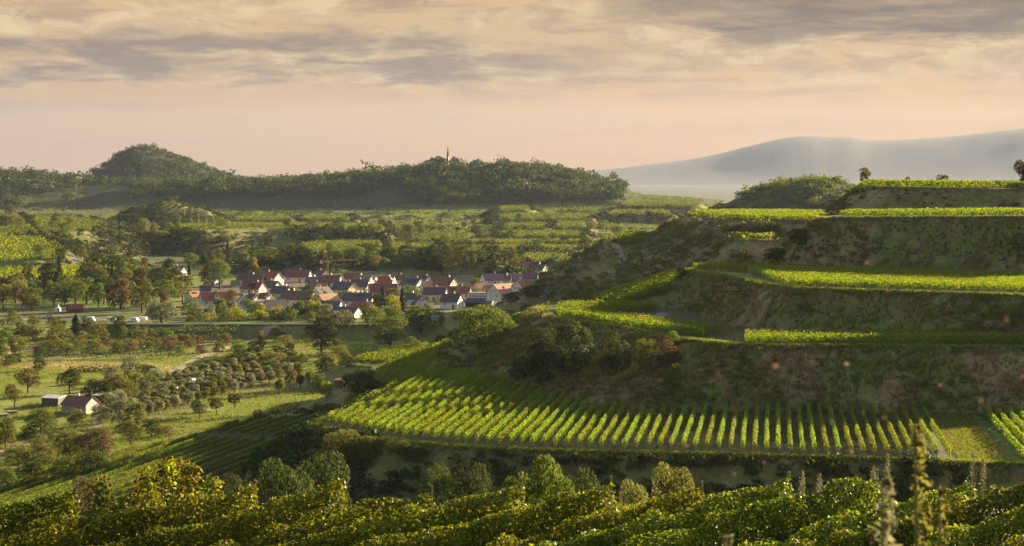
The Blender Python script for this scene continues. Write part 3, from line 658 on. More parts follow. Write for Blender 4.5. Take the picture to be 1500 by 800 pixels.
# bushes between the foreground vines and the striped terrace: their feet are hidden, so they are set by distance
for k, u, vt, w, Y, sh, mt, lb in [
 ('bush', 418, 668, 92, 235, 'shrub', 'foliage_dark', 'big dark bush with yellow lit top left of the dark bank'),
 ('bush', 468, 655, 90, 245, 'shrub', 'foliage_dark', 'tall dark bush behind the foreground vines, beside the lower vineyard'),
 ('bush', 500, 626, 58, 313, 'shrub', 'foliage_olive', 'bright olive bush at the front left corner of the striped terrace'),
 ('bush', 540, 636, 44, 312, 'shrub', 'foliage_olive', 'yellow green bush below the striped terrace corner'),
 ('bush', 585, 644, 44, 309, 'shrub', 'foliage_olive', 'wide lit bush on the bank below the first vine rows'),
 ('bush', 612, 650, 42, 306, 'shrub', 'foliage_dark', 'dark bush on the bank below the first vine rows'),
 ('small_tree', 806, 668, 72, 128, 'round', 'foliage_mid', 'leafy green small tree rising behind the middle of the foreground vines'),
 ('bush', 758, 690, 60, 128, 'shrub', 'foliage_mid', 'lower green bush left of the small tree behind the foreground vines'),
 ('bush', 987, 676, 74, 130, 'shrub', 'foliage_olive', 'yellowish olive bush behind the foreground vines'),
 ('bush', 905, 657, 30, 301, 'shrub', 'foliage_russet', 'dry brownish bush on the grassy edge of the striped terrace'),
 ('bush', 728, 655, 20, 303, 'shrub', 'foliage_olive', 'little olive green bush on the grassy edge of the striped terrace'),
 ('bush', 930, 700, 46, 132, 'shrub', 'foliage_olive', 'grey green low bush left of the yellowish olive bush'),
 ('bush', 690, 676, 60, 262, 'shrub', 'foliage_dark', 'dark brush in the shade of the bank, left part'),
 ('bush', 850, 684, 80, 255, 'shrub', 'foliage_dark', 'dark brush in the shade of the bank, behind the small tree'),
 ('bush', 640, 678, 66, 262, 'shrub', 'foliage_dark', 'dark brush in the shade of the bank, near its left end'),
 ('bush', 130, 694, 56, 300, 'shrub', 'foliage_russet', 'brown bush above the vines in the lower left'),
 ('bush', 330, 690, 66, 280, 'shrub', 'foliage_dark', 'dark bush between the sunflowers and the big dark bush'),
]:
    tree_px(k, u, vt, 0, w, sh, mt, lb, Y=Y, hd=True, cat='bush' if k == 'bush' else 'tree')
# --- fill: woods, hedgerow trees and orchards, alike within each place
def scatter_px(poly, n, gap, y0, rng, size=(9, 15), avoid=True, vmin=None):
    P = np.array(poly, float); lo, hi = P.min(0), P.max(0); out = []; tries = 0
    while len(out) < n and tries < n*30:
        tries += 1; u, v = rng.uniform(lo, hi)
        if sdist(P, np.array([u]), np.array([v]))[0] > 0: continue
        x, y, z = ray(u, v, y0)
        if any((x-a)**2+(y-b)**2 < gap*gap for a, b, _ in out): continue
        if avoid and any((x-a)**2+(y-b)**2 < (w*.5+gap*.4)**2 for a, b, w in TREES): continue
        out.append((x, y, z))
    return out
MW = {'foliage_dark': 'dark green', 'foliage_mid': 'mid green', 'foliage_olive': 'olive green', 'foliage_russet': 'autumn brown', 'foliage_yellow': 'yellow green', 'foliage_pale': 'pale grey green'}
FILL = [  # place, polygon, count, gap, height range, mats, shapes, kind
 ('in the wood between the left fields and the levee', [(-20, 412), (60, 414), (220, 402), (262, 418), (270, 455), (200, 462), (120, 450), (-20, 462)], 62, 7, 760, (8, 14), ['foliage_dark', 'foliage_mid', 'foliage_olive', 'foliage_mid', 'foliage_olive', 'foliage_russet', 'foliage_dark'], ['round', 'tall', 'round', 'willow'], 'broadleaf_tree'),
 ('in the hedge wood behind the village roofs', [(270, 396), (345, 392), (470, 398), (560, 396), (690, 402), (740, 402), (770, 388), (735, 384), (560, 388), (330, 380)], 46, 10, 950, (7, 13), ['foliage_dark', 'foliage_dark', 'foliage_mid', 'foliage_olive'], ['round', 'round', 'tall'], 'broadleaf_tree'),
 ('on the dark bank above the village', [(480, 386), (545, 368), (640, 374), (720, 388), (650, 396), (520, 396)], 40, 9, 1000, (7, 11), ['foliage_dark', 'foliage_mid', 'foliage_dark'], ['round', 'shrub'], 'broadleaf_tree'),
 ('in the garden belt in front of the village', [(275, 458), (420, 462), (560, 468), (660, 478), (640, 486), (500, 480), (400, 472), (275, 472)], 48, 5, 700, (3, 7), ['foliage_mid', 'foliage_olive', 'foliage_pale', 'foliage_mid', 'foliage_yellow', 'foliage_dark'], ['shrub', 'willow', 'round'], 'garden_tree'),
 ('among the hedges below the levee', [(60, 500), (330, 500), (330, 520), (60, 520)], 42, 5, 500, (2.5, 5), ['foliage_olive', 'foliage_mid', 'foliage_russet', 'foliage_olive'], ['shrub'], 'bush'),
 ('between the village houses', [(330, 420), (420, 420), (560, 425), (700, 430), (740, 440), (600, 455), (420, 455)], 30, 9, 780, (3, 6.5), ['foliage_dark', 'foliage_mid', 'foliage_olive'], ['round', 'tall', 'shrub'], 'garden_tree'),
 ('on the left meadows', [(0, 470), (200, 480), (60, 530), (0, 540)], 36, 6, 450, (2.5, 5.5), ['foliage_olive', 'foliage_mid', 'foliage_dark'], ['shrub', 'round'], 'bush'),
 ('along the meadow paths beside the log piles', [(130, 540), (240, 540), (260, 560), (220, 640), (150, 640), (120, 570)], 20, 6, 350, (2.5, 5), ['foliage_olive', 'foliage_mid', 'foliage_pale'], ['shrub'], 'bush'),
 ('in the rough ground at the lower left', [(0, 640), (130, 650), (170, 690), (0, 712)], 20, 5, 330, (2, 4.5), ['foliage_olive', 'foliage_olive', 'foliage_mid'], ['shrub'], 'bush'),
 ('scattered between road and short tree line', [(350, 515), (480, 500), (520, 540), (430, 552), (350, 548)], 18, 6, 400, (2, 4.5), ['foliage_olive', 'foliage_mid', 'foliage_dark'], ['shrub'], 'bush'),
 ('below the small settlement on the right slope', [(640, 470), (760, 455), (800, 440), (720, 490), (650, 500)], 14, 7, 600, (2.5, 5), ['foliage_mid', 'foliage_olive'], ['shrub'], 'bush'),
 ('on the far left terraces', [(0, 322), (150, 335), (330, 330), (330, 360), (230, 372), (0, 345)], 34, 14, 1100, (5, 10), ['foliage_mid', 'foliage_dark', 'foliage_olive'], ['round', 'shrub'], 'broadleaf_tree'),
 ('dotted over the far vineyards', [(350, 330), (640, 320), (900, 315), (880, 370), (740, 372), (560, 350)], 36, 18, 1150, (4, 8), ['foliage_mid', 'foliage_dark', 'foliage_olive'], ['round', 'shrub'], 'broadleaf_tree'),
]
frng = np.random.default_rng(5)
for place, poly, n, gap, y0, (h0, h1), mats, shapes, kind in FILL:
    for x, y, z in scatter_px(poly, n, gap, y0, frng):
        mt = mats[frng.integers(len(mats))]; sh = shapes[frng.integers(len(shapes))]; h = h0+(h1-h0)*frng.random()
        if 'wood' in place and frng.random() < .09: sh, mt = 'conifer', 'foliage_conifer'
        wd = h*{'round': .95, 'tall': .7, 'shrub': 1.35, 'willow': 1.0, 'conifer': .45}[sh]
        what = 'dark narrow conifer' if sh == 'conifer' else MW[mt]+(' bush' if sh == 'shrub' else ' weeping tree' if sh == 'willow' else ' slender tree' if sh == 'tall' else ' round tree')
        nm = 'conifer' if sh == 'conifer' else 'bush' if sh == 'shrub' else kind
        tree(nm, x, y, z, wd, h, sh, mt, what+' '+place, what+'s '+place, 'bush' if sh == 'shrub' else 'tree', single=y > 900)
# orchard of small trees in diagonal rows, and the hedges of trained fruit trees
n_o = 0
for r in range(8):
    for q in range(17):
        f = q/16.0; u = 218+218*f-r*2+frng.normal()*1.5; v = 612-62*f-5.6*r*(1-.25*f)+frng.normal()*.8
        if r > 3 and f < .12: continue
        x, y, z = ray(u, v, 380)
        if any((x-a)**2+(y-b)**2 < (w*.5+1)**2 for a, b, w in TREES[:100]): continue
        h = 2.8+1.2*frng.random()
        tree('fruit_tree', x, y, z, h*1.05, h, 'fruit', 'foliage_pale' if frng.random() < .45 else 'foliage_olive', 'small grey green fruit tree standing in the rows of the valley orchard', 'fruit trees of the valley orchard'); n_o += 1
def hedge(name, pts, h, w, mat, label, dens=26, leaf=.28, y0=400):
    P = np.array([ray(u, v, y0) for u, v in pts]); rng = frng; C = []; L = 0
    for a, b in zip(P[:-1], P[1:]):
        d = np.linalg.norm(b-a); n = int(d*dens); t = rng.random(n); base = a+(b-a)*t[:, None]
        s = L+t*d; hh = h*(.75+.5*vnoise(s/2.2, s*0+h)); th = rng.random(n)*2*math.pi; rr = rng.random(n)**.4
        nx = np.array([-(b-a)[1], (b-a)[0], 0])/d
        C.append(base+nx*(rr*np.cos(th)*w*.5)[:, None]+np.c_[np.zeros(n), np.zeros(n), hh*(.52+.48*rr*np.sin(th))]); L += d
    C = np.concatenate(C); Nn = unit(rng.normal(size=C.shape)+np.array([0, -.2, .5])); V, F = leaf_quads(C, Nn, leaf*(.6+.7*rng.random(len(C))), rng)
    me = mesh_np(name, V, F, MATS[mat], np.repeat(rng.random(len(C)), 4)); o = obj(name, me); return tag(o, label, 'hedge')
hedge('hedge', [(186, 494), (350, 491)], 3.2, 2.6, 'foliage_mid', 'long trained fruit hedge just below the levee')
hedge('hedge', [(195, 507), (340, 500)], 3.0, 2.6, 'foliage_olive', 'olive hedge below the long hedge under the levee')
hedge('hedge', [(62, 527), (270, 524)], 4.0, 3.0, 'foliage_dark', 'dark hedge above the dry grass strip')
hedge('hedge', [(2, 489), (66, 491)], 2.2, 2.4, 'foliage_dark', 'short dark hedge at the left edge below the levee')
hedge('hedge', [(100, 546), (215, 543)], 2.0, 2.4, 'foliage_dark', 'low dark hedge below the dry grass strip')
hedge('hedge', [(275, 468), (470, 470)], 2.6, 3.5, 'foliage_mid', 'garden hedge along the levee top')
# --- far woods that read as one mass
def wood(name, X, Y, hgt, wid, mat, label, seed, per=90, cat='forest'):
    rng = np.random.default_rng(seed); Z = terrain(X, Y); n = len(X); sz = np.exp(rng.normal(size=n)*.26); hh = hgt*sz*(.8+.4*rng.random(n)); ww = wid*sz*(.8+.4*rng.random(n))
    # each crown is three or four overlapping heads of different size
    hd = rng.normal(size=(n, 4, 3))*np.array([.24, .24, .16]); hd[:, 0] *= .2; hr = .30+.34*rng.random((n, 4)); k = rng.integers(0, 4, (n, per)); ii = np.arange(n)[:, None]
    d = unit(rng.normal(size=(n, per, 3))); d[..., 2] = np.abs(d[..., 2])-.2
    P = hd[ii, k]+d*(hr[ii, k]*(.78+.34*rng.random((n, per))))[..., None]
    C = np.stack([X, Y, Z+hh*.42], 1)[:, None]+P*np.stack([ww*.75, ww*.75, hh*.72], 1)[:, None]
    Nn = unit(d+rng.normal(size=d.shape)*.38).reshape(-1, 3); C = C.reshape(-1, 3)
    S = np.repeat(ww*.085, per)*(.6+.8*rng.random(n*per)); V, F = leaf_quads(C, Nn, S, rng, .8)
    t = np.clip(np.repeat(rng.random(n), per)*.75+rng.random(n*per)*.3, 0, 1)
    me = mesh_np(name, V, F, MATS[mat], np.repeat(t, 4)); o = obj(name, me); return tag(o, label, cat, kind='stuff')
def cand(u0, u1, y0, y1, gap, seed, test):
    rng = np.random.default_rng(seed); ym = (y0+y1)/2; n = int((u1-u0)/FPX*ym*(y1-y0)/gap**2); u = rng.uniform(u0, u1, n); Y = rng.uniform(y0, y1, n); X = (u-750)/FPX*Y
    z = terrain(X, Y); v = HZ-z/Y*FPX; k = test(u, v, Y, X, z); return X[k], Y[k]
lim = lambda u: np.interp(u, [-60, 60, 130, 200, 300, 380, 450, 560, 620, 660, 720, 760, 800, 860, 895], [304, 300, 296, 296, 296, 294, 290, 289, 300, 303, 303, 300, 301, 301, 300])
X, Y = cand(-60, 915, 2230, 2700, 7.4, 31, lambda u, v, Y, X, z: (v < lim(u)+10*(fbm(X/50, Y/50, 3)-.5)*2-np.where((u > 110) & (u < 190), 22, 0)) & ((fbm(X/80, Y/80, 3) > .36) | (v < lim(u)-14) & (u > 380)))
wood('ridge_forest', X, Y, 11, 9.2, 'foliage_dark', 'dark wood covering the long ridge under the mast', 32, 60)
X, Y = cand(70, 400, 3150, 3480, 8.5, 33, lambda u, v, Y, X, z: z > -38)
wood('cone_hill_forest', X, Y, 11, 10, 'foliage_dark', 'wood covering the cone shaped hill at the left', 34, 60)
X, Y = cand(1040, 1300, 1480, 1760, 5.6, 35, lambda u, v, Y, X, z: (u > 1080+30*fbm(X/20, Y/20)) | (fbm(X/40, Y/40) > .5))
wood('hump_forest', X, Y, 6.5, 6.6, 'foliage_mid', 'wood on the long low hill beyond the second spur', 36, 60)
# bank growth: bushes too many to count on the near spur banks and on the far terrace banks
def bank_pts(names, u0, u1, y0, y1, gap, seed, extra=lambda x, y, z, top: True):
    rng = np.random.default_rng(seed); ym = (y0+y1)/2; n = int((u1-u0)/FPX*ym*(y1-y0)/gap**2); u = rng.uniform(u0, u1, n); Y = rng.uniform(y0, y1, n); X = (u-750)/FPX*Y
    z, tid, top, bank = terrain(X, Y, True); k = np.isin(tid, [TIDX[a] for a in names]) & (top > .8) & extra(X, Y, z, top); return X[k], Y[k]
X, Y = bank_pts(['S2', 'S2ledge', 'S2b'], 780, 1260, 640, 900, 2.6, 41, lambda x, y, z, t: fbm(x/12, y/12, 3) > .42)
wood('spur_scrub', X, Y, 2.6, 3.4, 'foliage_olive', 'scrub covering the shaded bank of the second hill', 42, 34, 'scrub')
X, Y = bank_pts(['N0A', 'N0B', 'N1', 'N1b', 'N2', 'N3', 'K1', 'K2', 'K3', 'K4']+FARF, -60, 1060, 940, 2060, 4.5, 43, lambda x, y, z, t: fbm(x/30, y/30, 3) > .38)
wood('far_bank_scrub', X, Y, 4.0, 5.5, 'foliage_dark', 'dark scrub along the banks of the far terraces', 44, 40, 'scrub')
def stair_pts():
    rng = np.random.default_rng(143); n = 60000; Y = rng.uniform(1140, 2330, n); u = rng.uniform(280, 1060, n); X = (u-750)/FPX*Y; z, tid, top, bank = terrain(X, Y, True); k = (tid == -1) & (bank > .3) & (fbm(X/45, Y/45, 3) > np.where(u < 600, .36, .50)); return X[k], Y[k]
X, Y = stair_pts()
wood('terrace_hedges', X, Y, 2.6, 4.2, 'foliage_dark', 'dark hedgerows along the steps of the long terraced slope', 144, 16, 'scrub')
X, Y = cand(330, 500, 225, 430, 2.2, 145, lambda u, v, Y, X, z: (terrain(X, Y, True)[1] == TIDX['D']) & (sdist(DP_, X, Y) > .8) & (fbm(X/9, Y/9) > .36))
wood('slope_scrub', X, Y, 1.7, 2.6, 'foliage_mid', 'scrub on the slope between the lower vineyard and the striped terrace', 146, 60, 'scrub')
X, Y = bank_pts(['T5', 'T6', 'T4'], 1130, 1560, 430, 640, 2.0, 45, lambda x, y, z, t: (fbm(x/9, y/9, 3) > .56) | (y > 550) & (fbm(x/9, y/9, 3) > .47))
wood('upper_bank_scrub', X, Y, 1.1, 2.2, 'foliage_olive', 'low scrub on the brown banks of the upper terraces', 46, 30, 'scrub')
X, Y = bank_pts(['M', 'D'], 330, 1420, 215, 304, 1.35, 47, lambda x, y, z, t: (y < 304) & (fbm(x/7, y/7, 3) > .16))
wood('lower_bank_scrub', X, Y, 1.5, 2.3, 'foliage_dark', 'dark brush on the shaded bank below the striped terrace', 48, 60, 'scrub')
X, Y = bank_pts(['M'], 360, 560, 230, 440, 1.5, 147, lambda x, y, z, t: x < -22)
wood('corner_scrub', X, Y, 1.6, 2.5, 'foliage_dark', 'dark scrub below the left corner of the striped terrace', 148, 60, 'scrub')
X, Y = bank_pts(['T3', 'T2', 'T4', 'Fs'], 640, 1560, 340, 520, 1.7, 49, lambda x, y, z, t: fbm(x/8+5, y/8, 3) > .34+.16*sstep(10, 28, x)+.10*sstep(40, 62, x))
wood('terrace_bank_scrub', X, Y, .9, 1.8, 'foliage_olive', 'low scrub on the noses of the terrace banks', 50, 40, 'scrub')
# grass tufts on the near banks and on the edges of the terraces
def tufts(name, X, Y, hgt, mat, label, seed, blades=9, cat='grass'):
    rng = np.random.default_rng(seed); Z = terrain(X, Y); n = len(X); a = rng.random((n, blades))*6.283; l = hgt*(.5+.8*rng.random((n, blades))); tl = .25+.5*rng.random((n, blades))
    B = np.stack([X, Y, Z], 1)[:, None]+np.stack([np.cos(a), np.sin(a), a*0], -1)*(.12*rng.random((n, blades)))[..., None]
    tip = B+np.stack([np.cos(a)*tl*l, np.sin(a)*tl*l, l], -1); wv = np.stack([-np.sin(a), np.cos(a), a*0], -1)*.055*hgt/.5
    V = np.stack([B-wv, B+wv, tip+wv*.25, tip-wv*.25], 2).reshape(-1, 3); F = np.arange(len(V)).reshape(-1, 4)
    me = mesh_np(name, V, F, MATS[mat], np.repeat(np.clip(np.repeat(rng.random(n), blades)*.6+rng.random(n*blades)*.5, 0, 1), 4)); return tag(obj(name, me), label, cat, kind='stuff')
def pts_rect(u0, u1, y0, y1, dens, seed, test):
    rng = np.random.default_rng(seed); n = int((u1-u0)/FPX*(y0+y1)/2*(y1-y0)*dens); u = rng.uniform(u0, u1, n); Y = rng.uniform(y0, y1, n); X = (u-750)/FPX*Y
    z, tid, top, bank = terrain(X, Y, True); k = test(X, Y, z, tid, top); return X[k], Y[k]
near = [TIDX[a] for a in ('M', 'T2', 'T3', 'T4')]
g_ = lambda X, Y: fbm(X/26, Y/26, 4)*.55+fbm(X/6, Y/6, 3)*.45
X, Y = pts_rect(700, 1540, 340, 500, 2.2, 61, lambda X, Y, z, tid, top: np.isin(tid, near) & (top > .2) & (g_(X, Y) < .52) & (fbm(X/2.5, Y/2.5) > .45))
tufts('dry_bank_grass', X, Y, .75, 'dry_grass', 'dry brown grass on the terrace banks', 62, 6)
X, Y = pts_rect(700, 1540, 340, 500, 2.2, 63, lambda X, Y, z, tid, top: np.isin(tid, near) & (top > .2) & (g_(X, Y) > .47) & (fbm(X/2.5, Y/2.5) > .42))
tufts('green_bank_grass', X, Y, .75, 'green_grass', 'green grass on the terrace banks', 64, 6)
X, Y = pts_rect(440, 1540, 270, 500, 10, 65, lambda X, Y, z, tid, top: np.isin(tid, near) & (top > -1.4) & (top < .5))
tufts('edge_grass', X, Y, .42, 'green_grass', 'pale grass along the rims of the terraces', 66, 8)
X, Y = pts_rect(-20, 720, 350, 720, 1.1, 67, lambda X, Y, z, tid, top: (tid == -1) & (fbm(X/18, Y/18) > .38))
tufts('meadow_grass', X, Y, .45, 'green_grass', 'green meadow grass on the valley floor', 68, 5)
X, Y = pts_rect(1330, 1500, 285, 350, 7, 69, lambda X, Y, z, tid, top: (tid == TIDX['M']) & (X-(Y-300)*.132 > 66.4) & (X-(Y-300)*.132 < 73.8))
tufts('grass_strip', X, Y, .3, 'green_grass', 'mown green grass strip between the two vineyards', 70, 7)
X, Y = pts_rect(200, 1300, 79, 84, 26, 75, lambda X, Y, z, tid, top: (Y > 79.4))
tufts('field_edge_grass', X, Y, .3, 'green_grass', 'long grass at the far edge of the foreground vines', 76, 8)
# ---------------------------------------------------------------- vine rows: every row its own object
vrng = np.random.default_rng(21)
POSTM = {}
def post_mesh(h, r, mat):
    k = (h, r, mat)
    if k not in POSTM:
        b = MB(); b.tube([(0, 0, -.1), (0, 0, h)], r, 6); POSTM[k] = b.mesh('end_post', MATS[mat])
    return POSTM[k]
def vine_row(pts, h, w, dens, S, mat, label, group, posts=(), zlow=.45, bump=.22, gap=0.0, post_h=None):
    P = np.array(pts, float)
    d = np.linalg.norm(np.diff(P, axis=0), axis=1); cum = np.r_[0, np.cumsum(d)]; n = max(int(cum[-1]*dens), 30)
    s = vrng.random(n)*cum[-1]; seed = vrng.random()*200
    x = np.interp(s, cum, P[:, 0]); y = np.interp(s, cum, P[:, 1]); i = np.clip(np.searchsorted(cum, s)-1, 0, len(d)-1)
    dx = np.diff(P[:, 0])/d; dy = np.diff(P[:, 1])/d; nx, ny = -dy[i], dx[i]
    vig = .62+.76*vnoise(s/1.2+seed, s*0+seed)               # each vine a little different
    hh = h*(1-bump+2*bump*vnoise(s/1.0+seed, s*0+3.3)); th = vrng.random(n)*2*np.pi; rr = vrng.random(n)**.35
    off = rr*np.cos(th)*w*.5*vig+(vnoise(s/2.5+seed, s*0+9)-.5)*.15; zc = zlow+(hh-zlow)*(.5+.5*rr*np.sin(th))
    X = x+nx*off; Y = y+ny*off; o0 = (float(P[0, 0]), float(P[0, 1])); z = terrain(x, y)+zc
    if gap:
        k = vnoise(s/1.6+seed+50, s*0+1) > gap; X, Y, z, nx, ny, th, s = X[k], Y[k], z[k], nx[k], ny[k], th[k], s[k]; n = len(X)
    oz = H(*o0); C = np.c_[X-o0[0], Y-o0[1], z-oz]
    Nn = unit(np.c_[nx*np.cos(th), ny*np.cos(th), np.sin(th)]+vrng.normal(size=(n, 3))*(.5 if mat == 'vine_leaf' else .8))
    V, F = leaf_quads(C, Nn, S*(.6+.75*vrng.random(n)), vrng, .8)
    t = np.clip(vrng.random(n)*.75+.35*(vnoise(s/2+seed, s*0)-.3), 0, 1)
    me = mesh_np('vine_row', V, F, MATS[mat], np.repeat(t, 4)); o = obj('vine_row', me); o.location = (o0[0], o0[1], oz)
    tag(o, label, 'vine row', group)
    for e in posts:
        f = e if isinstance(e, float) else None
        q = P[e] if f is None else np.array([np.interp(f*cum[-1], cum, P[:, 0]), np.interp(f*cum[-1], cum, P[:, 1])])
        r, ph, pm = post_h or (.05, h*.98, 'post_metal')
        p = obj('end_post' if f is None else 'post', post_mesh(ph, r, pm), o); p.location = (q[0]-o0[0], q[1]-o0[1], H(*q)-oz)
    return o
def rows_in(P, ang, spacing, margin=0.0, minlen=4.0, hole=None):
    """straight rows across polygon P at the angle ang (from +Y towards +X); returns segments sorted across"""
    d = np.array([math.sin(ang), math.cos(ang)]); e = np.array([d[1], -d[0]]); P = np.array(P, float); c = P.mean(0)
    a = (P-c)@e; b = (P-c)@d; out = []; own = [i for i, t in enumerate(TER) if len(t[1]) == len(P) and np.allclose(t[1], P)]
    for o in np.arange(a.min()+spacing*.5, a.max(), spacing):
        s = np.arange(b.min()-1, b.max()+1, .5); q = c+e*o+d*s[:, None]
        ok = sdist(P, q[:, 0], q[:, 1]) < -margin
        if own: ok &= terrain(q[:, 0], q[:, 1], True)[1] == own[0]
        if hole is not None: ok &= ~hole(q[:, 0], q[:, 1])
        k = np.nonzero(ok)[0]
        if len(k) < 2: continue
        for r in np.split(k, np.nonzero(np.diff(k) > 1)[0]+1):
            L = (len(r)-1)*.5
            if L >= minlen: out.append((q[r[0]], q[r[-1]]))
    return out
def wob(a, b, step=6.0):
    n = max(2, int(np.linalg.norm(b-a)/step)+1); t = np.linspace(0, 1, n)[:, None]; return a+(b-a)*t
def field(segs, lab, group, **kw):
    n = len(segs)
    for i, (a, b) in enumerate(segs): vine_row(wob(a, b), label=lab(i+1, n), group=group, **kw)
# foreground rows, seen from above their tops, ending along the near terrace edge
d40 = np.array([math.sin(R_(56)), math.cos(R_(56))]); nfg = 0
for i in range(26):
    ex = 43-3.55*i; yend = 79.6-1.1*(.5+.5*math.sin(i*2.1+i*i)); L = 24.0
    P0 = np.array([ex, yend]); P1 = P0-d40*L
    if P0[0] < -32: break
    k = sum(1 for _ in range(1)); nfg += 1
    near_ = max(abs(P0[0]-12), 0) < 39
    vine_row(wob(P0, P1, 2.0), 2.1, .72, 900, .066, 'vine_leaf', ordw(i+1)+' leafy vine row from the right among the foreground rows, seen from above', 'foreground vine rows', posts=(0,), zlow=.25, bump=.15, post_h=(.045, 2.25, 'post_wood'))
# striped terrace
Pm = TER[TIDX['M']][1]; A_M = math.atan((1135-750)/FPX)
hole = lambda x, y: (x-(y-300)*math.tan(A_M) > 65.4)
segs = rows_in(Pm, A_M, 1.78, 2.6, 6, hole)[::-1]
field(segs, lambda i, n: ordw(i)+' vine row left of the grass strip on the striped terrace', 'vine rows of the striped terrace', h=1.95, w=.66, dens=120, S=.10, mat='vine_leaf_far', posts=(0, -1), zlow=.55, bump=.10, post_h=(.065, 1.9, 'post_wood'))
hole2 = lambda x, y: (x-(y-300)*math.tan(A_M) < 74.5) | (x > 112)
segs = rows_in(Pm, A_M, 1.78, 2.2, 6, hole2)
field(segs[:16], lambda i, n: ordw(i)+' vine row right of the grass strip beside the striped terrace', 'vine rows right of the grass strip', h=1.95, w=.8, dens=70, S=.14, mat='vine_leaf_far', posts=(0.0, .2, .4, .6, .8) if False else (0,), zlow=.4, bump=.08)
# second terrace: rows along the terrace
for i in range(8):
    y = 365.2+1.9*i; vine_row(wob(np.array([42.6+.25*i, y]), np.array([119., y-.4]), 6), 2.05, .85, 62, .14, 'vine_leaf_far', ordw(i+1)+' vine row back from the edge on the second terrace, right of the gap', 'vine rows of the second terrace', zlow=.25, bump=.07)
A0 = np.array([(8.5, 440), (11.5, 428), (17, 417), (23.5, 402.5), (30, 388.5), (35.5, 381.5)])
for i in range(5):
    t = np.gradient(A0, axis=0); nn = np.c_[-t[:, 1], t[:, 0]]; nn = -unit(nn)*-1.0
    nn = np.where((nn[:, :1] < 0), -nn, nn); Q = A0+nn*(1.9+1.95*i)
    vine_row(Q, 2.05, .85, 62, .14, 'vine_leaf_far', ordw(i+1)+' vine row back from the edge on the curving dark green terrace above the bushes', 'vine rows of the curving terrace', zlow=.25, bump=.08)
field(rows_in([(9.5, 446), (17, 442), (33.5, 452), (33, 464), (11, 466)], R_(62), 2.1, .2, 3), lambda i, n: ordw(i)+' row from the back of the small bright vineyard', 'vine rows of the small bright vineyard', h=2.0, w=.9, dens=60, S=.15, mat='vine_leaf_far', zlow=.3, bump=.1)
field(rows_in(TER[TIDX['C']][1], R_(72), 1.9, .8, 4), lambda i, n: ordw(n-i+1)+' vine row upwards across the slope of the yellow hillside vineyard beside the third terrace', 'vine rows of the yellow hillside', h=2.0, w=1.0, dens=80, S=.16, mat='vine_leaf_far', zlow=.2, bump=.1)
T3P = [W(1017, 398.6, PT3), W(1093, 399.2, PT3), W(1101, 405, PT3), W(1153, 420.6, PT3), W(1240, 422.6, PT3), W(1640, 434, PT3), (119, 430), (92, 455), (64, 474), (52, 482), (43.5, 481)]
sg = rows_in(T3P, R_(118), 2.15, 0, 4)[::-1]
for i, (a, b) in enumerate(sg):
    ps = (0, -1) if i else tuple([0, -1]+[j/22 for j in range(1, 22)])
    vine_row(wob(a, b), 2.05, .95, 58, .145, 'vine_leaf_far', ordw(len(sg)-i if False else i+1)+' vine row of the third terrace, counted from the '+('back' if sg[0][0][1] > sg[-1][0][1] else 'front'), 'vine rows of the third terrace', posts=ps, zlow=.35, bump=.07, post_h=(.04, 1.9, 'post_metal'))
for i in range(5):
    n_ = unit(np.array([30., 42.])); a = np.array([79.5, 489.2])+n_*(1.3+2.1*i); b = np.array([152., 437.5])+n_*(1.3+2.1*i)
    vine_row(wob(a, b), 2.1, .9, 40, .17, 'vine_leaf_far', ordw(i+1)+' vine row back from the rim of the fourth terrace', 'vine rows of the fourth terrace', zlow=.3, bump=.1)
field(rows_in([(107, 574), (112, 568), (178, 562), (178, 655), (106, 655)], R_(91), 6.0, 0, 6), lambda i, n: ordw(n-i+1)+' vine row back on the topmost vineyard against the sky', 'vine rows of the topmost vineyard', h=2.0, w=1.6, dens=55, S=.24, mat='vine_leaf_far', zlow=.1, bump=.1)
field(rows_in(TER[TIDX['S2']][1], R_(96), 5.2, 1.2, 6), lambda i, n: ordw(n-i+1)+' vine row back on the yellow vineyard crowning the second hill', 'vine rows of the second hill', h=2.0, w=2.0, dens=60, S=.26, mat='vine_leaf_far', zlow=.1, bump=.1)
field(rows_in(TER[TIDX['S2b']][1], R_(80), 5, .8, 4), lambda i, n: ordw(n-i+1)+' vine row back in the small bright field left of the second hill', 'vine rows of the small field by the second hill', h=1.9, w=2.2, dens=70, S=.26, mat='vine_leaf_far', zlow=.1, bump=.1)
a_, b_ = np.array(W(283, 690, PD)), np.array(W(443, 630, PD)); A_D = math.atan2(*(b_-a_))
DP = DP_
hd = lambda x, y: (np.abs(sdist(np.array([(-63.5, 407), (-36, 371), (-36, 370), (-63.5, 406)]), x, y)) < 1.4)
segs = rows_in(DP, A_D, 3.8, .6, 5, hd)
segs.sort(key=lambda s: s[0][0]*math.cos(A_D)-s[0][1]*math.sin(A_D))
field(segs[:62], lambda i, n: ordw(i)+' vine row from the meadow side on the lower sloping vineyard', 'vine rows of the lower sloping vineyard', h=.72, w=.6, dens=140, S=.115, mat='vine_leaf_far', zlow=.12, bump=.09)
field(rows_in([(-36, 424), (-36, 466), (-22, 498), (-13, 498), (-17, 436), (-25, 376), (-33, 345), (-31, 376), (-35, 402)], R_(16), 2.4, .3, 6), lambda i, n: ordw(i)+' vine row from the left in the narrow lit strip above the dark corner tree', 'vine rows of the narrow lit strip', h=1.95, w=.8, dens=48, S=.15, mat='vine_leaf_far', zlow=.3, bump=.1)
field(rows_in(TER[TIDX['G']][1], R_(50), 3.2, .6, 5), lambda i, n: ordw(i)+' vine row from the back in the pale vineyard on the valley floor', 'vine rows of the pale valley vineyard', h=1.9, w=1.3, dens=75, S=.18, mat='vine_leaf_far', zlow=.3, bump=.1)
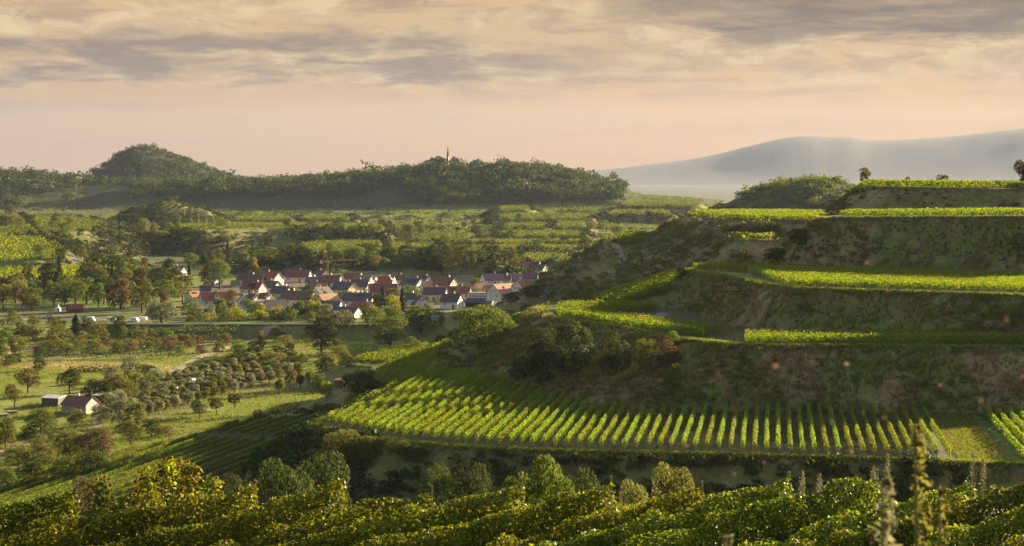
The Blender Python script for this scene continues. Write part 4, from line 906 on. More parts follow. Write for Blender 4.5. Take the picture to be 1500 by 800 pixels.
field(rows_in(TER[TIDX['Fs']][1], R_(14), 2.0, .6, 5), lambda i, n: ordw(i)+' vine row from the left on the bright slope beside the tall yellow green tree', 'vine rows of the bright slope', h=2.0, w=1.0, dens=110, S=.17, mat='vine_leaf_far', zlow=.2, bump=.12)
# far vineyards: hundreds of rows, one object
def far_rows(polys, label, dens, S, seed, name='distant_vine_rows', mat='vine_leaf_far'):
    rng = np.random.default_rng(seed); CC = []
    for P, ang, sp in polys:
        for a, b in rows_in(P, ang, sp, 1.0, 5):
            n = int(np.linalg.norm(b-a)*dens); t = rng.random((n, 1)); q = a+(b-a)*t+rng.normal(size=(n, 2))*.3
            CC.append(np.c_[q, terrain(q[:, 0], q[:, 1])+.3+1.6*rng.random(n)])
    C = np.concatenate(CC); Nn = unit(rng.normal(size=C.shape)+[0, -.3, .6]); V, F = leaf_quads(C, Nn, S*(.7+.6*rng.random(len(C))), rng, .85)
    o = obj(name, mesh_np(name, V, F, MATS[mat], np.repeat(rng.random(len(C)), 4))); return tag(o, label, 'vineyards', kind='stuff')
T_ = lambda n: TER[TIDX[n]][1]
far_rows([(T_('N0A'), R_(75), 4.5), (T_('N0B'), R_(80), 4.5), (T_('S2ledge'), R_(92), 4)], 'rows of vines on the lit left hillside and the spur ledge', 4.5, .5, 70, 'hillside_vine_rows')
far_rows([(T_('N1'), R_(85), 6), (T_('N1b'), R_(85), 5), (T_('N2'), R_(85), 5), (T_('N3'), R_(85), 9),
          *[(T_(a), R_(84 if a not in ('Fb', 'Fe') else 14), 4.5 if a not in ('Fb',) else 6) for a in FARF], (T_('K1'), R_(18), 6), (T_('K2'), R_(12), 6), (T_('K3'), R_(-8), 6), (T_('K4'), R_(-10), 6)], 'rows of vines on the far terraces left and centre', 4.5, .5, 71, mat='vine_leaf_slope')
far_rows([(WP([(132, 393), (186, 393), (196, 377), (150, 377)], PN0B), R_(38), 7)], 'striped young vineyard on the left hillside', 7, .5, 72, 'striped_vines')
far_rows([(WP([(785, 462), (808, 462), (832, 452), (800, 440), (788, 446)], PL(-52)), R_(-6), 4), (WP([(785, 425), (812, 412), (830, 408), (815, 400), (790, 412)], PL(-54)), R_(20), 4)], 'small striped vineyards at the right end of the village', 9, .35, 73, 'village_vines')
def slope_rows():
    rng = np.random.default_rng(74); CC = []
    for y in np.r_[np.arange(1170, 2330, 6.0), np.arange(2330, 2520, 5.0)]:
        u0_ = -80 if y > 1690 else 300 if y > 1380 else 560; n = int((1060-u0_)*y*.00052); u = rng.uniform(u0_, 1060, n); u = u[rng.random(n) < np.where(u < 600, .45, 1)]; n = len(u); X = (u-750)/FPX*y; Y = np.full(n, y)+rng.normal(size=n)*.4+6*np.sin(X/70)
        z, tid, top, bank = terrain(X, Y, True); on = (tid == -1) & (bank < .3) & (vnoise(X/55+.4*np.floor(Y/50), Y/45) > .36) & (vnoise(X/37, np.floor(Y/18)*3.7) > .34)
        CC.append(np.c_[X, Y, z+.3+1.5*rng.random(n)][on])
    C = np.concatenate(CC); Nn = unit(rng.normal(size=C.shape)+[0, -.3, .6]); V, F = leaf_quads(C, Nn, .62*(.7+.6*rng.random(len(C))), rng, .85)
    tag(obj('slope_vine_rows', mesh_np('slope_vine_rows', V, F, MATS['vine_leaf_slope'], np.repeat(rng.random(len(C)), 4))), 'vine terraces covering the long slope behind the village', 'vineyards', kind='stuff')
slope_rows()
# ---------------------------------------------------------------- village
def wall_mat(name, c): return plain_mat(name, c, .85, .14, .6, .05)
def roof_mat(name, c):
    m, nt = mat_new(name); out = N(nt, 'ShaderNodeOutputMaterial'); p = N(nt, 'ShaderNodeBsdfPrincipled', inp={'Roughness': .75, 'Specular IOR Level': .25})
    tc = N(nt, 'ShaderNodeTexCoord'); w = N(nt, 'ShaderNodeTexWave', inp={'Scale': 1.3, 'Distortion': 1.0}); w.bands_direction = 'Z'; nt.links.new(tc.outputs['Object'], w.inputs['Vector'])
    nz = N(nt, 'ShaderNodeTexNoise', inp={'Scale': 1.1, 'Detail': 6, 'Roughness': .7}); nt.links.new(tc.outputs['Object'], nz.inputs['Vector'])
    f = math_(nt, 'ADD', math_(nt, 'MULTIPLY', w.outputs['Fac'], .25), maprange(nt, nz.outputs[0], .3, .7, 0, .75))
    nt.links.new(mixc(nt, f, tuple(k*.6 for k in c), tuple(k*1.15 for k in c)), p.inputs['Base Color'])
    b = N(nt, 'ShaderNodeBump', inp={'Strength': .35, 'Distance': .08}); nt.links.new(w.outputs['Fac'], b.inputs['Height']); nt.links.new(b.outputs[0], p.inputs['Normal'])
    nt.links.new(p.outputs[0], out.inputs[0]); MATS[name] = m
for n_, c_ in dict(white=(.63, .62, .59), cream=(.66, .58, .42), yellow=(.66, .52, .28), blue=(.42, .58, .74), lightblue=(.56, .66, .74), pink=(.66, .52, .45), grey=(.42, .42, .42), darkwood=(.10, .07, .05), brick=(.50, .24, .12)).items(): wall_mat('wall_'+n_, c_)
for n_, c_ in dict(dark=(.080, .076, .082), brown=(.125, .078, .060), red=(.30, .085, .060), redbrown=(.20, .085, .062), terracotta=(.36, .16, .085), salmon=(.48, .26, .16), slate=(.085, .086, .100), maroon=(.185, .070, .068), purple=(.17, .11, .14), grey=(.17, .15, .145), tan=(.46, .28, .15)).items(): roof_mat('roof_'+n_, c_)
def glass_mat():
    m, nt = mat_new('window_glass'); out = N(nt, 'ShaderNodeOutputMaterial'); p = N(nt, 'ShaderNodeBsdfPrincipled', inp={'Roughness': .08, 'Specular IOR Level': .6}); p.inputs['Base Color'].default_value = (.02, .025, .03, 1)
    nt.links.new(p.outputs[0], out.inputs[0]); MATS['glass'] = m
glass_mat(); plain_mat('frame_white', (.7, .7, .68), .5, .1); plain_mat('door_wood', (.16, .09, .05), .6, .3, 4); plain_mat('solar', (.02, .03, .07), .15, .1, 2)
def win_mesh(w, h):
    k = ('win', w, h)
    if k not in POSTM:
        b = MB()
        for sx in (-1, 1): b.box((sx*(w/2-.04), 0, 0), (.08, .09, h))
        for sz in (-1, 1): b.box((0, 0, sz*(h/2-.04)), (w-.16, .09, .08))
        b.box((0, 0, 0), (.05, .07, h-.16)); p = MB(); p.box((0, .015, 0), (w-.15, .03, h-.15))
        POSTM[k] = (b.mesh('window', MATS['frame_white']), p.mesh('pane', MATS['glass']))
    return POSTM[k]
def window(root, x, y, z, rz, w=.95, h=1.15):
    f, p = win_mesh(w, h); o = obj('window', f, root); o.location = (x, y, z); o.rotation_euler = (0, 0, rz); obj('pane', p, o); return o
def gable_walls(L, D, e, r):
    x, y = L/2, D/2; b = MB()
    V = [(-x, -y, -.6), (x, -y, -.6), (x, y, -.6), (-x, y, -.6), (-x, -y, e), (x, -y, e), (x, y, e), (-x, y, e), (-x, 0, e+r), (x, 0, e+r)]
    return b.add(V, [(0, 1, 5, 4), (2, 3, 7, 6), (1, 2, 6, 9, 5), (3, 0, 4, 8, 7), (3, 2, 1, 0)])
def gable_roof(L, D, e, r, ov=.5, t=.16, hip=0.0):
    b = MB(); x = L/2+ov*.7; y = D/2+ov; s = r/(D/2); ze = e-ov*s; xr = x-hip
    top = [(-x, -y, ze+t), (x, -y, ze+t), (xr, 0, e+r+t), (-xr, 0, e+r+t), (x, y, ze+t), (-x, y, ze+t)]; bot = [(a, c, d-t) for a, c, d in top]
    V = top+bot; F = [(0, 1, 2, 3), (4, 5, 3, 2), (9, 8, 7, 6), (8, 9, 11, 10), (0, 6, 7, 1), (4, 10, 11, 5), (1, 7, 8, 2), (2, 8, 10, 4), (3, 9, 6, 0), (5, 11, 9, 3)]
    if hip: F = F[:6]+[(1, 7, 10, 4), (5, 11, 6, 0), (1, 4, 2), (5, 0, 3)]
    return b.add(V, F)
HN = 0
def house(u, v, Lpx, th, wall, roof, label, e=3.6, D=8.6, pitch=39, rows=1, hip=0.0, dormers=0, chim=1, solar=False, gw=True, cat='house', kind='house', y0=770, panel=None):
    global HN
    x, y, z = ray(u, v, y0); L = max(Lpx*y/FPX/max(.75, abs(math.cos(R_(th)))+.35*abs(math.sin(R_(th)))), 4.5); D = min(D*.82, L*.95); e *= .76; r = D/2*math.tan(R_(pitch))
    o = empty(kind, (x, y+2, z), R_(th)); tag(o, label, cat); rg = np.random.default_rng(300+HN); HN += 1
    gable_walls(L, D, e, r).build('wall', MATS['wall_'+wall], o); rf = gable_roof(L, D, e, r, hip=hip).build('roof', MATS['roof_'+roof], o)
    for c in range(chim):
        b = MB(); cx = L*(rg.random()*.5-.25); b.box((cx, .5, e+r+.25), (.6, .6, 1.6)); b.box((cx, .5, e+r+1.09), (.74, .74, .09)); b.build('chimney', MATS['wall_brick' if rg.random() < .5 else 'wall_white'], rf)
    side = 1 if th < 0 else -1      # which gable the camera sees
    if rows:
        n = max(2, int(L/2.8))
        for q in range(rows):
            for i in range(n):
                if q == 0 and i == n//2: continue
                window(o, -L/2+L*(i+.5)/n, -D/2-.045, e-1.25-2.5*q, 0)
        d = MB(); d.box((-L/2+L*(n//2+.5)/n, -D/2-.035, 1.0), (1.0, .07, 2.0)); d.build('door', MATS['door_wood'], o)
        if gw:
            for yy in (-D*.2, D*.2):
                window(o, side*(L/2+.045), yy, e-1.2, R_(90)*side)
                if r > 2.6: window(o, side*(L/2+.045), yy*.55, e+.95, R_(90)*side, .8, .95)
    for i in range(dormers):
        dx = -L/2+L*(i+.5)/dormers; sl = r/(D/2); b = MB(); dy = -D*.27; w = 1.9; zb = e+(D/2+dy)*sl
        V = [(dx-w/2, -D/2+.1, zb-1.2), (dx+w/2, -D/2+.1, zb-1.2), (dx+w/2, -D/2+.1, zb+.7), (dx, -D/2+.1, zb+1.7), (dx-w/2, -D/2+.1, zb+.7), (dx-w/2, dy+1.2, zb-.6), (dx+w/2, dy+1.2, zb-.6), (dx+w/2, dy+1.2, zb+.7), (dx, dy+1.9, zb+1.7), (dx-w/2, dy+1.2, zb+.7)]
        b.add(V, [(0, 1, 2, 3, 4), (1, 6, 7, 2), (5, 0, 4, 9)]); dm = b.build('dormer', MATS['wall_white'], o)
        b = MB(); k = .14
        for sx in (-1, 1):
            q = [(dx, -D/2-.25, zb+1.72), (dx+sx*(w/2+.3), -D/2-.25, zb+.45), (dx+sx*(w/2+.3), dy+1.5, zb+.45), (dx, dy+2.0, zb+1.72)]
            b.add(q+[(a, c, d+k) for a, c, d in q], [(0, 1, 2, 3), (7, 6, 5, 4), (0, 4, 5, 1), (1, 5, 6, 2)])
        b.build('dormer_roof', MATS['roof_'+roof], dm); window(dm, dx, -D/2+.06, zb+.2, 0, .9, 1.0)
    for i in range(int(rg.integers(0, 3)) if not (dormers or hip) and rows else 0):
        sl = r/(D/2); yy = -D*.22; b = MB(); a = math.atan(sl); cx = -L*.3+L*.6*rg.random(); b.box((0, 0, 0), (.9, 1.2, .1)); so = b.build('skylight', MATS['glass'], rf); so.location = (cx, yy, e+(D/2+yy)*sl+.22); so.rotation_euler = (a, 0, 0)
    if solar:
        sl = r/(D/2); a = math.atan(sl); b = MB(); b.box((0, 0, 0), (L*.42, D*.36, .08)); so = b.build('solar_panel', MATS['solar'], rf); so.location = (.1*L, -D*.24, e+(D/2-D*.24)*sl+.28); so.rotation_euler = (a, 0, 0)
    return o, L, D, e, r
HOUSES = [
 (788, 402, 27, -32, 'white', 'dark', 'white house standing apart at the upper right end of the village', {'y0': 900}),
 (770, 395, 11, 20, 'white', 'red', 'small red roofed house half hidden left of the upper right white house', {'y0': 900, 'rows': 0}),
 (800, 407, 22, -20, 'cream', 'maroon', 'low maroon roofed garage right of the upper white house', {'e': 2.0, 'pitch': 22, 'rows': 0, 'chim': 0, 'y0': 900}),
 (260, 405, 24, -30, 'white', 'slate', 'white house among trees at the far upper left of the village', {'y0': 800}),
 (313, 420, 17, -35, 'white', 'brown', 'white gabled house under the large round tree at the left', {}),
 (366, 419, 38, -5, 'grey', 'brown', 'long dark brown roof at the back left of the village', {'rows': 1, 'gw': False}),
 (397, 418, 29, -32, 'white', 'red', 'tall white barn gable with bright red roof at the back left', {'e': 4.6, 'rows': 0, 'D': 10}),
 (437, 414, 36, -10, 'pink', 'maroon', 'big maroon roof at the back, left of the crane', {'e': 4.2, 'D': 10}),
 (458, 421, 19, -15, 'white', 'purple', 'small house with purple red roof near the crane', {}),
 (470, 411, 18, -40, 'white', 'slate', 'small dark roofed house directly left of the crane mast', {'rows': 0}),
 (484, 421, 30, -8, 'cream', 'redbrown', 'wide dull brown roof right of the crane mast', {'D': 10}),
 (532, 420, 30, -30, 'white', 'grey', 'grey brown roof with white gable at the back centre', {}),
 (514, 416, 20, 10, 'pink', 'maroon', 'small pinkish roof at the back, left of the grey brown roof', {'rows': 0}),
 (525, 428, 32, -10, 'cream', 'dark', 'cream house with long dark roof at the village centre', {'D': 9.5}),
 (564, 423, 29, -12, 'cream', 'red', 'house with a bright red hipped roof at the back centre', {'hip': 2.6, 'e': 3.4, 'D': 10}),
 (585, 417, 15, 0, 'pink', 'redbrown', 'narrow red brown roof right of the hipped roof', {'rows': 0}),
 (604, 425, 31, -33, 'white', 'slate', 'white gabled house with solar panel on its navy roof', {'solar': True, 'D': 9.5}),
 (621, 420, 18, -38, 'white', 'slate', 'small navy roofed house just right of the solar panel house', {'solar': True, 'rows': 0}),
 (650, 427, 39, -33, 'cream', 'redbrown', 'large cream gabled house with brown red roof', {'e': 4.4, 'D': 10.5, 'rows': 1}),
 (680, 420, 24, 0, 'grey', 'grey', 'grey brown barn roof behind the round bright tree', {'rows': 0, 'chim': 0}),
 (721, 418, 32, 24, 'white', 'purple', 'white house with long purplish brown roof at the back right', {'e': 3.8, 'D': 9}),
 (741, 418, 16, -10, 'white', 'maroon', 'small maroon roof right of the purplish brown roof', {'rows': 0}),
 (756, 417, 24, -6, 'grey', 'grey', 'grey roofed barn at the right end of the village', {'rows': 0, 'chim': 0}),
 (778, 416, 20, -10, 'grey', 'purple', 'low dark barn at the extreme right of the village roofs', {'rows': 0, 'chim': 0}),
 (766, 427, 22, 40, 'white', 'terracotta', 'small house with lit orange roof at the right end', {'e': 3.0}),
 (282, 441, 17, 48, 'pink', 'terracotta', 'small terracotta roofed house at the left edge of the village', {'e': 2.8}),
 (300, 433, 16, 10, 'grey', 'slate', 'dark blue roof peeping out behind the long red roof', {'rows': 0}),
 (313, 448, 44, 26, 'white', 'red', 'white house with long red roof and dormer at the left edge', {'dormers': 1, 'e': 3.6, 'D': 9}),
 (370, 431, 34, -24, 'cream', 'redbrown', 'red brown roof behind the blue and white house', {}),
 (398, 429, 24, -34, 'white', 'dark', 'dark roofed house with white gable behind the middle left', {'rows': 0}),
 (412, 438, 30, -32, 'white', 'dark', 'black roofed white house above the big brown roof', {}),
 (374, 454, 46, 52, 'white', 'brown', 'white and blue house with two white dormers', {'dormers': 2, 'e': 5.2, 'D': 9, 'rows': 2, 'panel': 'blue'}),
 (437, 450, 54, -26, 'pink', 'brown', 'biggest house with long dark brown roof and pinkish gable', {'e': 4.6, 'D': 10, 'rows': 1}),
 (460, 431, 22, -58, 'cream', 'redbrown', 'cream gable facing forward behind the biggest house', {'rows': 0}),
 (470, 441, 25, 55, 'lightblue', 'dark', 'pale blue house with white gable left of the tan roof', {'e': 4.2}),
 (479, 449, 30, 42, 'white', 'tan', 'house with sunlit tan orange roof in the front centre', {'e': 3.2, 'chim': 0, 'rows': 0}),
 (505, 434, 34, -38, 'yellow', 'slate', 'yellow gabled house with navy roof', {'e': 4.2, 'D': 10}),
 (560, 435, 42, 14, 'cream', 'maroon', 'wide maroon brown roof above the tree pair', {'D': 10, 'e': 3.4}),
 (524, 448, 42, -4, 'lightblue', 'slate', 'long slate blue roofed house in the front centre', {'e': 3.4, 'D': 9}),
 (630, 427, 24, 38, 'cream', 'salmon', 'cream house with sunlit salmon roof in the right centre', {'e': 2.8}),
 (601, 450, 19, -12, 'white', 'dark', 'narrow white house with dark roof beside the tall conifer', {'e': 5.0, 'rows': 2}),
 (613, 450, 19, -62, 'white', 'dark', 'small white gable facing forward right of the narrow house', {'e': 3.0, 'D': 8}),
 (637, 442, 34, -8, 'white', 'dark', 'long white house with black roof right of the village middle', {'e': 4.4}),
 (671, 438, 37, -8, 'cream', 'redbrown', 'long dark red roof behind the white front house', {}),
 (662, 453, 29, -22, 'white', 'dark', 'white house with dark roof at the front right', {'e': 4.6, 'rows': 1}),
 (703, 429, 18, 35, 'white', 'terracotta', 'small terracotta roof above the blue hall', {'rows': 0, 'e': 2.8}),
 (718, 432, 19, 20, 'cream', 'terracotta', 'second terracotta roof right of the blue hall', {'e': 2.8, 'rows': 0}),
 (739, 439, 42, 44, 'white', 'salmon', 'white house with broad sunlit salmon roof at the right', {'e': 3.8, 'D': 11, 'rows': 1}),
 (402, 456, 30, 36, 'yellow', 'dark', 'low cottage with dark roof and pale yellow gable', {'e': 2.4, 'rows': 0}),
 (414, 459, 14, 0, 'grey', 'purple', 'small purple roofed shed beside the low cottage', {'e': 1.8, 'pitch': 20, 'rows': 0, 'chim': 0}),
 (440, 465, 44, -26, 'white', 'slate', 'long white bungalow with slate roof and sunlit end gable', {'e': 2.9, 'pitch': 32}),
 (484, 454, 30, -6, 'grey', 'dark', 'low dark roofed barn at the front centre', {'e': 2.6, 'pitch': 26, 'rows': 0, 'chim': 0}),
 (492, 459, 32, 0, 'pink', 'purple', 'low pink purple roof in front of the low dark barn', {'e': 1.9, 'pitch': 18, 'rows': 0, 'chim': 0}),
 (532, 457, 34, -30, 'brick', 'red', 'low red roofed building with orange brick gable', {'e': 2.8, 'pitch': 30, 'rows': 0}),
 (501, 465, 54, -20, 'white', 'slate', 'very long low white building with slate roof along the front', {'e': 2.9, 'pitch': 28}),
 (643, 471, 24, 4, 'grey', 'purple', 'flat pink roofed shed below the front right houses', {'e': 1.8, 'pitch': 16, 'rows': 0, 'chim': 0, 'y0': 700}),
 (345, 421, 12, 0, 'white', 'grey', 'little white garden house above the red brown roof', {'e': 2, 'rows': 0, 'chim': 0}),
]
for u, v, L, th, w, r, lb, kw in HOUSES:
    o, L_, D_, e_, r_ = house(u, v, L, th, w, r, lb, **kw)
    if kw.get('panel'):
        b = MB(); b.box((-L_*.1, -D_/2-.06, e_*.28), (L_*.8, .1, e_*.5)); b.build('blue_wall_panel', MATS['wall_blue'], o)
# the blue hall: clerestory band over a low dark roof
x, y, z = ray(703, 451, 770); o = empty('hall', (x, y+3, z), R_(-8)); tag(o, 'pale blue hall with a white window band above a low dark roof', 'hall')
b = MB(); b.box((0, 2.5, 2.9), (10, 6, 6.6)); b.build('wall', MATS['wall_lightblue'], o)
b = MB(); b.box((0, 2.4, 6.28), (10.6, 6.8, .16)); b.build('roof', MATS['roof_grey'], o)
b = MB(); b.box((-.2, -.56, 4.9), (9, .1, .9)); wb = b.build('window_band', MATS['frame_white'], o)
for i in range(8):
    b = MB(); b.box((-4.1+i*1.12, -.63, 4.9), (.7, .06, .6)); b.build('pane', MATS['glass'], wb)
b = MB(); q = [(-6, -.45, 3.9), (6, -.45, 3.9), (6.2, -5.5, 2.3), (-6.2, -5.5, 2.3)]; b.add(q+[(a, c, d+.15) for a, c, d in q], [(0, 1, 2, 3), (7, 6, 5, 4), (0, 4, 5, 1), (1, 5, 6, 2), (2, 6, 7, 3), (3, 7, 4, 0)]); b.build('porch_roof', MATS['roof_slate'], o)
b = MB(); b.box((0, -2.9, 1.0), (11.4, 4.4, 2.4)); b.build('porch_wall', MATS['wall_darkwood'], o)
# tower crane
plain_mat('crane_yellow', (.36, .24, .11), .55, .3, 3); plain_mat('concrete', (.4, .39, .37), .9, .2, 2)
def lattice(b, p0, p1, w, bays, r=.07):
    p0, p1 = Vector(p0), Vector(p1); d = (p1-p0).normalized(); a = Vector((0, 1, 0)) if abs(d.y) < .9 else Vector((1, 0, 0)); c = d.cross(a).normalized(); a = c.cross(d)
    cor = [(sx*a+sy*c)*w/2 for sx, sy in ((-1, -1), (1, -1), (1, 1), (-1, 1))]
    for k in cor: b.tube([p0+k, p1+k], r, 4)
    for i in range(bays):
        q0 = p0+(p1-p0)*(i/bays); q1 = p0+(p1-p0)*((i+1)/bays)
        for j in range(4): b.tube([q0+cor[j], q1+cor[(j+1) % 4]], r*.7, 4)
x, y, z = ray(480, 412, 900); ztop = -(383-HZ)/FPX*y; o = empty('tower_crane', (x, y, z), R_(4)); tag(o, 'slim yellow tower crane standing behind the village roofs', 'crane')
h = ztop-z; b = MB(); lattice(b, (0, 0, 0), (0, 0, h), 1.0, 16, .10); b.build('mast', MATS['crane_yellow'], o)
b = MB(); lattice(b, (-.6, 0, h+.3), (16.5, 0, h+.9), .7, 16, .07); b.build('jib', MATS['crane_yellow'], o)
b = MB(); lattice(b, (.6, 0, h+.3), (-4.0, 0, h+.2), .9, 4, .1); b.build('counter_jib', MATS['crane_yellow'], o)
b = MB(); b.box((-3.6, 0, h-.5), (1.2, 1.0, 1.5)); b.build('counterweight', MATS['concrete'], o)
b = MB(); b.tube([(0, 0, h), (-.5, 0, h+4.2)], [.35, .12], 5); b.tube([(-.5, 0, h+4.2), (9, 0, h+.9)], .05, 4); b.tube([(-.5, 0, h+4.2), (-3.8, 0, h+.4)], .05, 4); b.build('apex_with_ties', MATS['crane_yellow'], o)
b = MB(); b.box((0, 0, .1), (4, 4, 1.0)); b.build('base', MATS['concrete'], o)
# telecom mast on the wooded ridge
X_, Y_ = (656-750)/FPX*2560, 2560; z = H(X_, Y_); zt = -(215-HZ)/FPX*Y_; o = empty('telecom_mast', (X_, Y_, z)); tag(o, 'thin telecom mast rising out of the wood on the long ridge', 'mast'); h = zt-z
plain_mat('mast_steel', (.22, .17, .14), .6, .2, 2, 0, .3)
b = MB(); b.tube([(0, 0, 0), (0, 0, h*.8)], [1.5, 1.2], 8); b.tube([(0, 0, h*.8), (0, 0, h)], [.7, .4], 6); b.build('pole', MATS['mast_steel'], o)
for zz, rr in ((.62, 1.7), (.74, 1.5)):
    b = MB(); b.tube([(0, 0, h*zz), (0, 0, h*zz+.6)], rr, 10); pf = b.build('platform', MATS['mast_steel'], o)
    for i in range(3): b = MB(); a = i*2.09; b.box((rr*math.cos(a), rr*math.sin(a), h*zz+1.6), (.5, .5, 2.4)); b.build('antenna', MATS['frame_white'], pf)
for i, du in enumerate((-24, -17, -12, -8, 8, 13)):
    X2 = (656+du-750)/FPX*2545; Y2 = 2545; hh = (18, 17, 19, 17, 18, 16)[i]; tree('broadleaf_tree', X2, Y2, H(X2, Y2)+3, hh*.8, hh*.9, 'tall', 'foliage_dark', 'dark tree beside the telecom mast, '+('farthest left', 'second from left', 'third from left', 'just left of it', 'just right of it', 'farthest right')[i], 'dark trees beside the mast', single=True)
# roads and paths, laid just above the ground
plain_mat('asphalt', (.11, .105, .10), .9, .25, .8, .1); plain_mat('gravel_path', (.24, .20, .15), .95, .3, 1.5, .2); plain_mat('dirt_track', (.20, .13, .08), .95, .3, 1.0, .2)
def road(name, px, w, mat, y0=300, pts=None):
    P = np.array(pts if pts is not None else [ray(u, v, y0)[:2] for u, v in px], float)
    for _ in range(2):
        Q = [P[0]]
        for a, b in zip(P[:-1], P[1:]): Q += [.75*a+.25*b, .25*a+.75*b]
        P = np.array(Q+[P[-1]])
    d = np.linalg.norm(np.diff(P, axis=0), axis=1); cum = np.r_[0, np.cumsum(d)]; n = int(cum[-1]/1.2)+2; s = np.linspace(0, cum[-1], n); c = np.c_[np.interp(s, cum, P[:, 0]), np.interp(s, cum, P[:, 1])]
    t = unit(np.gradient(c, axis=0)); nn = np.c_[-t[:, 1], t[:, 0]]; k = np.linspace(-.5, .5, 5); G = c[:, None]+nn[:, None]*k[None, :, None]*w
    Z = terrain(G[..., 0].ravel(), G[..., 1].ravel()).reshape(n, 5); Z = np.maximum(Z, Z.mean(1, keepdims=True)-.15)+.14-.10*np.abs(k)*2
    V = np.concatenate([G, Z[..., None]], -1).reshape(-1, 3); i = np.arange(n*5).reshape(n, 5); F = np.stack([i[:-1, :-1], i[:-1, 1:], i[1:, 1:], i[1:, :-1]], -1).reshape(-1, 4)
    return tag(obj(name, mesh_np(name, V, F, MATS[mat], None, True)), kind='structure')
road('valley_road', [(236, 560), (253, 546), (287, 525), (339, 507), (385, 488), (404, 479)], 3.6, 'gravel_path', 380)
road('levee_path', [(126, 475), (260, 475), (400, 475), (520, 475)], 2.2, 'gravel_path', 690)
road('barn_drive', [(136, 634), (144, 618), (150, 604), (160, 592)], 3.0, 'asphalt', 350)
road('left_track', [(-20, 668), (40, 652), (85, 640), (120, 632)], 3.0, 'dirt_track', 350)
road('hill_road', [(98, 357), (111, 368), (113, 380), (108, 390), (100, 400)], 4.0, 'asphalt', 900)
road('spur_path', [(896, 352), (903, 366), (910, 376), (918, 390)], 3.2, 'gravel_path', 600)
road('village_road', [(802, 438), (806, 424), (814, 413), (832, 405)], 4.0, 'asphalt', 700)
road('terrace_path', [], 2.6, 'asphalt', pts=[(26, 425), (30.5, 434), (33, 441), (34, 448)])
road('west_road', [(0, 478), (40, 466), (90, 462), (140, 468), (230, 471)], 3.5, 'asphalt', 700)
road('vine_track', [], 2.4, 'dirt_track', pts=[(-3, 486), (-1, 470), (4, 452), (2, 440), (-6, 430)])
# pale river on the far plain
plain_mat('river_water', (.5, .5, .5), .12, .05, .01, 0, 0.0, spec=1.0)
b = MB(); y1, y2 = 12100, 12900; zz = -74.2
b.add([(900/FPX*0+(885-750)/FPX*y1, y1, zz), ((1040-750)/FPX*y1, y1, zz), ((1036-750)/FPX*y2, y2, zz), ((890-750)/FPX*y2, y2, zz)], [(0, 1, 2, 3)]); o = b.build('river', MATS['river_water']); tag(o, kind='structure')
# ---------------------------------------------------------------- farm buildings, vehicles and small things in the valley
plain_mat('planks_green', (.09, .12, .08), .85, .35, 3, .1, stretch=(6, 6, .5)); plain_mat('planks_grey', (.30, .27, .24), .9, .3, 3, .1, stretch=(6, 6, .5)); plain_mat('planks_brown', (.15, .085, .05), .9, .3, 3, .1, stretch=(6, 6, .5))
plain_mat('tin_roof', (.45, .44, .42), .5, .3, 1, 0, .2); plain_mat('canvas_white', (.82, .82, .80), .8, .06, 1); plain_mat('paint_white', (.80, .80, .80), .3, .05, 1); plain_mat('paint_silver', (.45, .47, .50), .3, .1, 1, 0, .5); plain_mat('paint_blue', (.10, .16, .30), .3, .1, 1); plain_mat('rubber', (.02, .02, .02), .9, .2)
plain_mat('tarp', (.62, .64, .66), .35, .35, .9, .6); plain_mat('log_bark', (.20, .14, .09), .9, .4, 3, .3); plain_mat('log_end', (.42, .28, .15), .9, .2, 6); plain_mat('crate_wood', (.42, .22, .11), .85, .3, 2, .1)
def shed(kind, u, v, wpx, D, hh, th, wall, roof, label, lean=.5, cat='shed', y0=350, gable=False, door=True):
    x, y, z = ray(u, v, y0); L = wpx*y/FPX; o = empty(kind, (x, y+D/2, z), R_(th)); tag(o, label, cat); b = MB()
    if gable: gable_walls(L, D, hh, lean).build('wall', MATS[wall], o); gable_roof(L, D, hh, lean, .35, .12).build('roof', MATS[roof], o)
    else:
        X, Y = L/2, D/2; V = [(-X, -Y, -.5), (X, -Y, -.5), (X, Y, -.5), (-X, Y, -.5), (-X, -Y, hh), (X, -Y, hh), (X, Y, hh+lean), (-X, Y, hh+lean)]
        b.add(V, [(0, 1, 5, 4), (1, 2, 6, 5), (2, 3, 7, 6), (3, 0, 4, 7), (4, 5, 6, 7)]); b.build('wall', MATS[wall], o)
        b = MB(); q = [(-X-.3, -Y-.4, hh-.02), (X+.3, -Y-.4, hh-.02), (X+.3, Y+.3, hh+lean+.06), (-X-.3, Y+.3, hh+lean+.06)]; b.add(q+[(a, c, d+.12) for a, c, d in q], [(3, 2, 1, 0), (4, 5, 6, 7), (0, 1, 5, 4), (1, 2, 6, 5), (2, 3, 7, 6), (3, 0, 4, 7)]); b.build('roof', MATS[roof], o)
    if door: b = MB(); b.box((L*.2, -D/2-.03, .95), (.9, .06, 1.9)); b.build('door', MATS['planks_brown'], o)
    return o, L
shed('garden_shed', 76, 596, 28, 3.2, 2.1, -20, 'planks_green', 'tin_roof', 'small green plank shed with pale flat roof on the meadow', .35)
o, L = shed('barn', 114, 608, 42, 5.5, 2.5, -22, 'planks_grey', 'roof_maroon', 'grey barn with dark red roof beside the drive', 1.6, 'barn', gable=True)
b = MB()
for px_ in (-L/2-1.9, -L/2-.2): b.tube([(px_, -2.4, 0), (px_, -2.4, 1.8)], .08, 5)
q = [(-L/2-2.3, -2.8, 1.75), (-L/2-.05, -2.8, 2.05), (-L/2-.05, 2.4, 2.05), (-L/2-2.3, 2.4, 1.75)]; b.add(q+[(a, c, d+.1) for a, c, d in q], [(3, 2, 1, 0), (4, 5, 6, 7), (0, 1, 5, 4), (1, 2, 6, 5), (2, 3, 7, 6), (3, 0, 4, 7)]); b.build('lean_to', MATS['roof_maroon'], o)
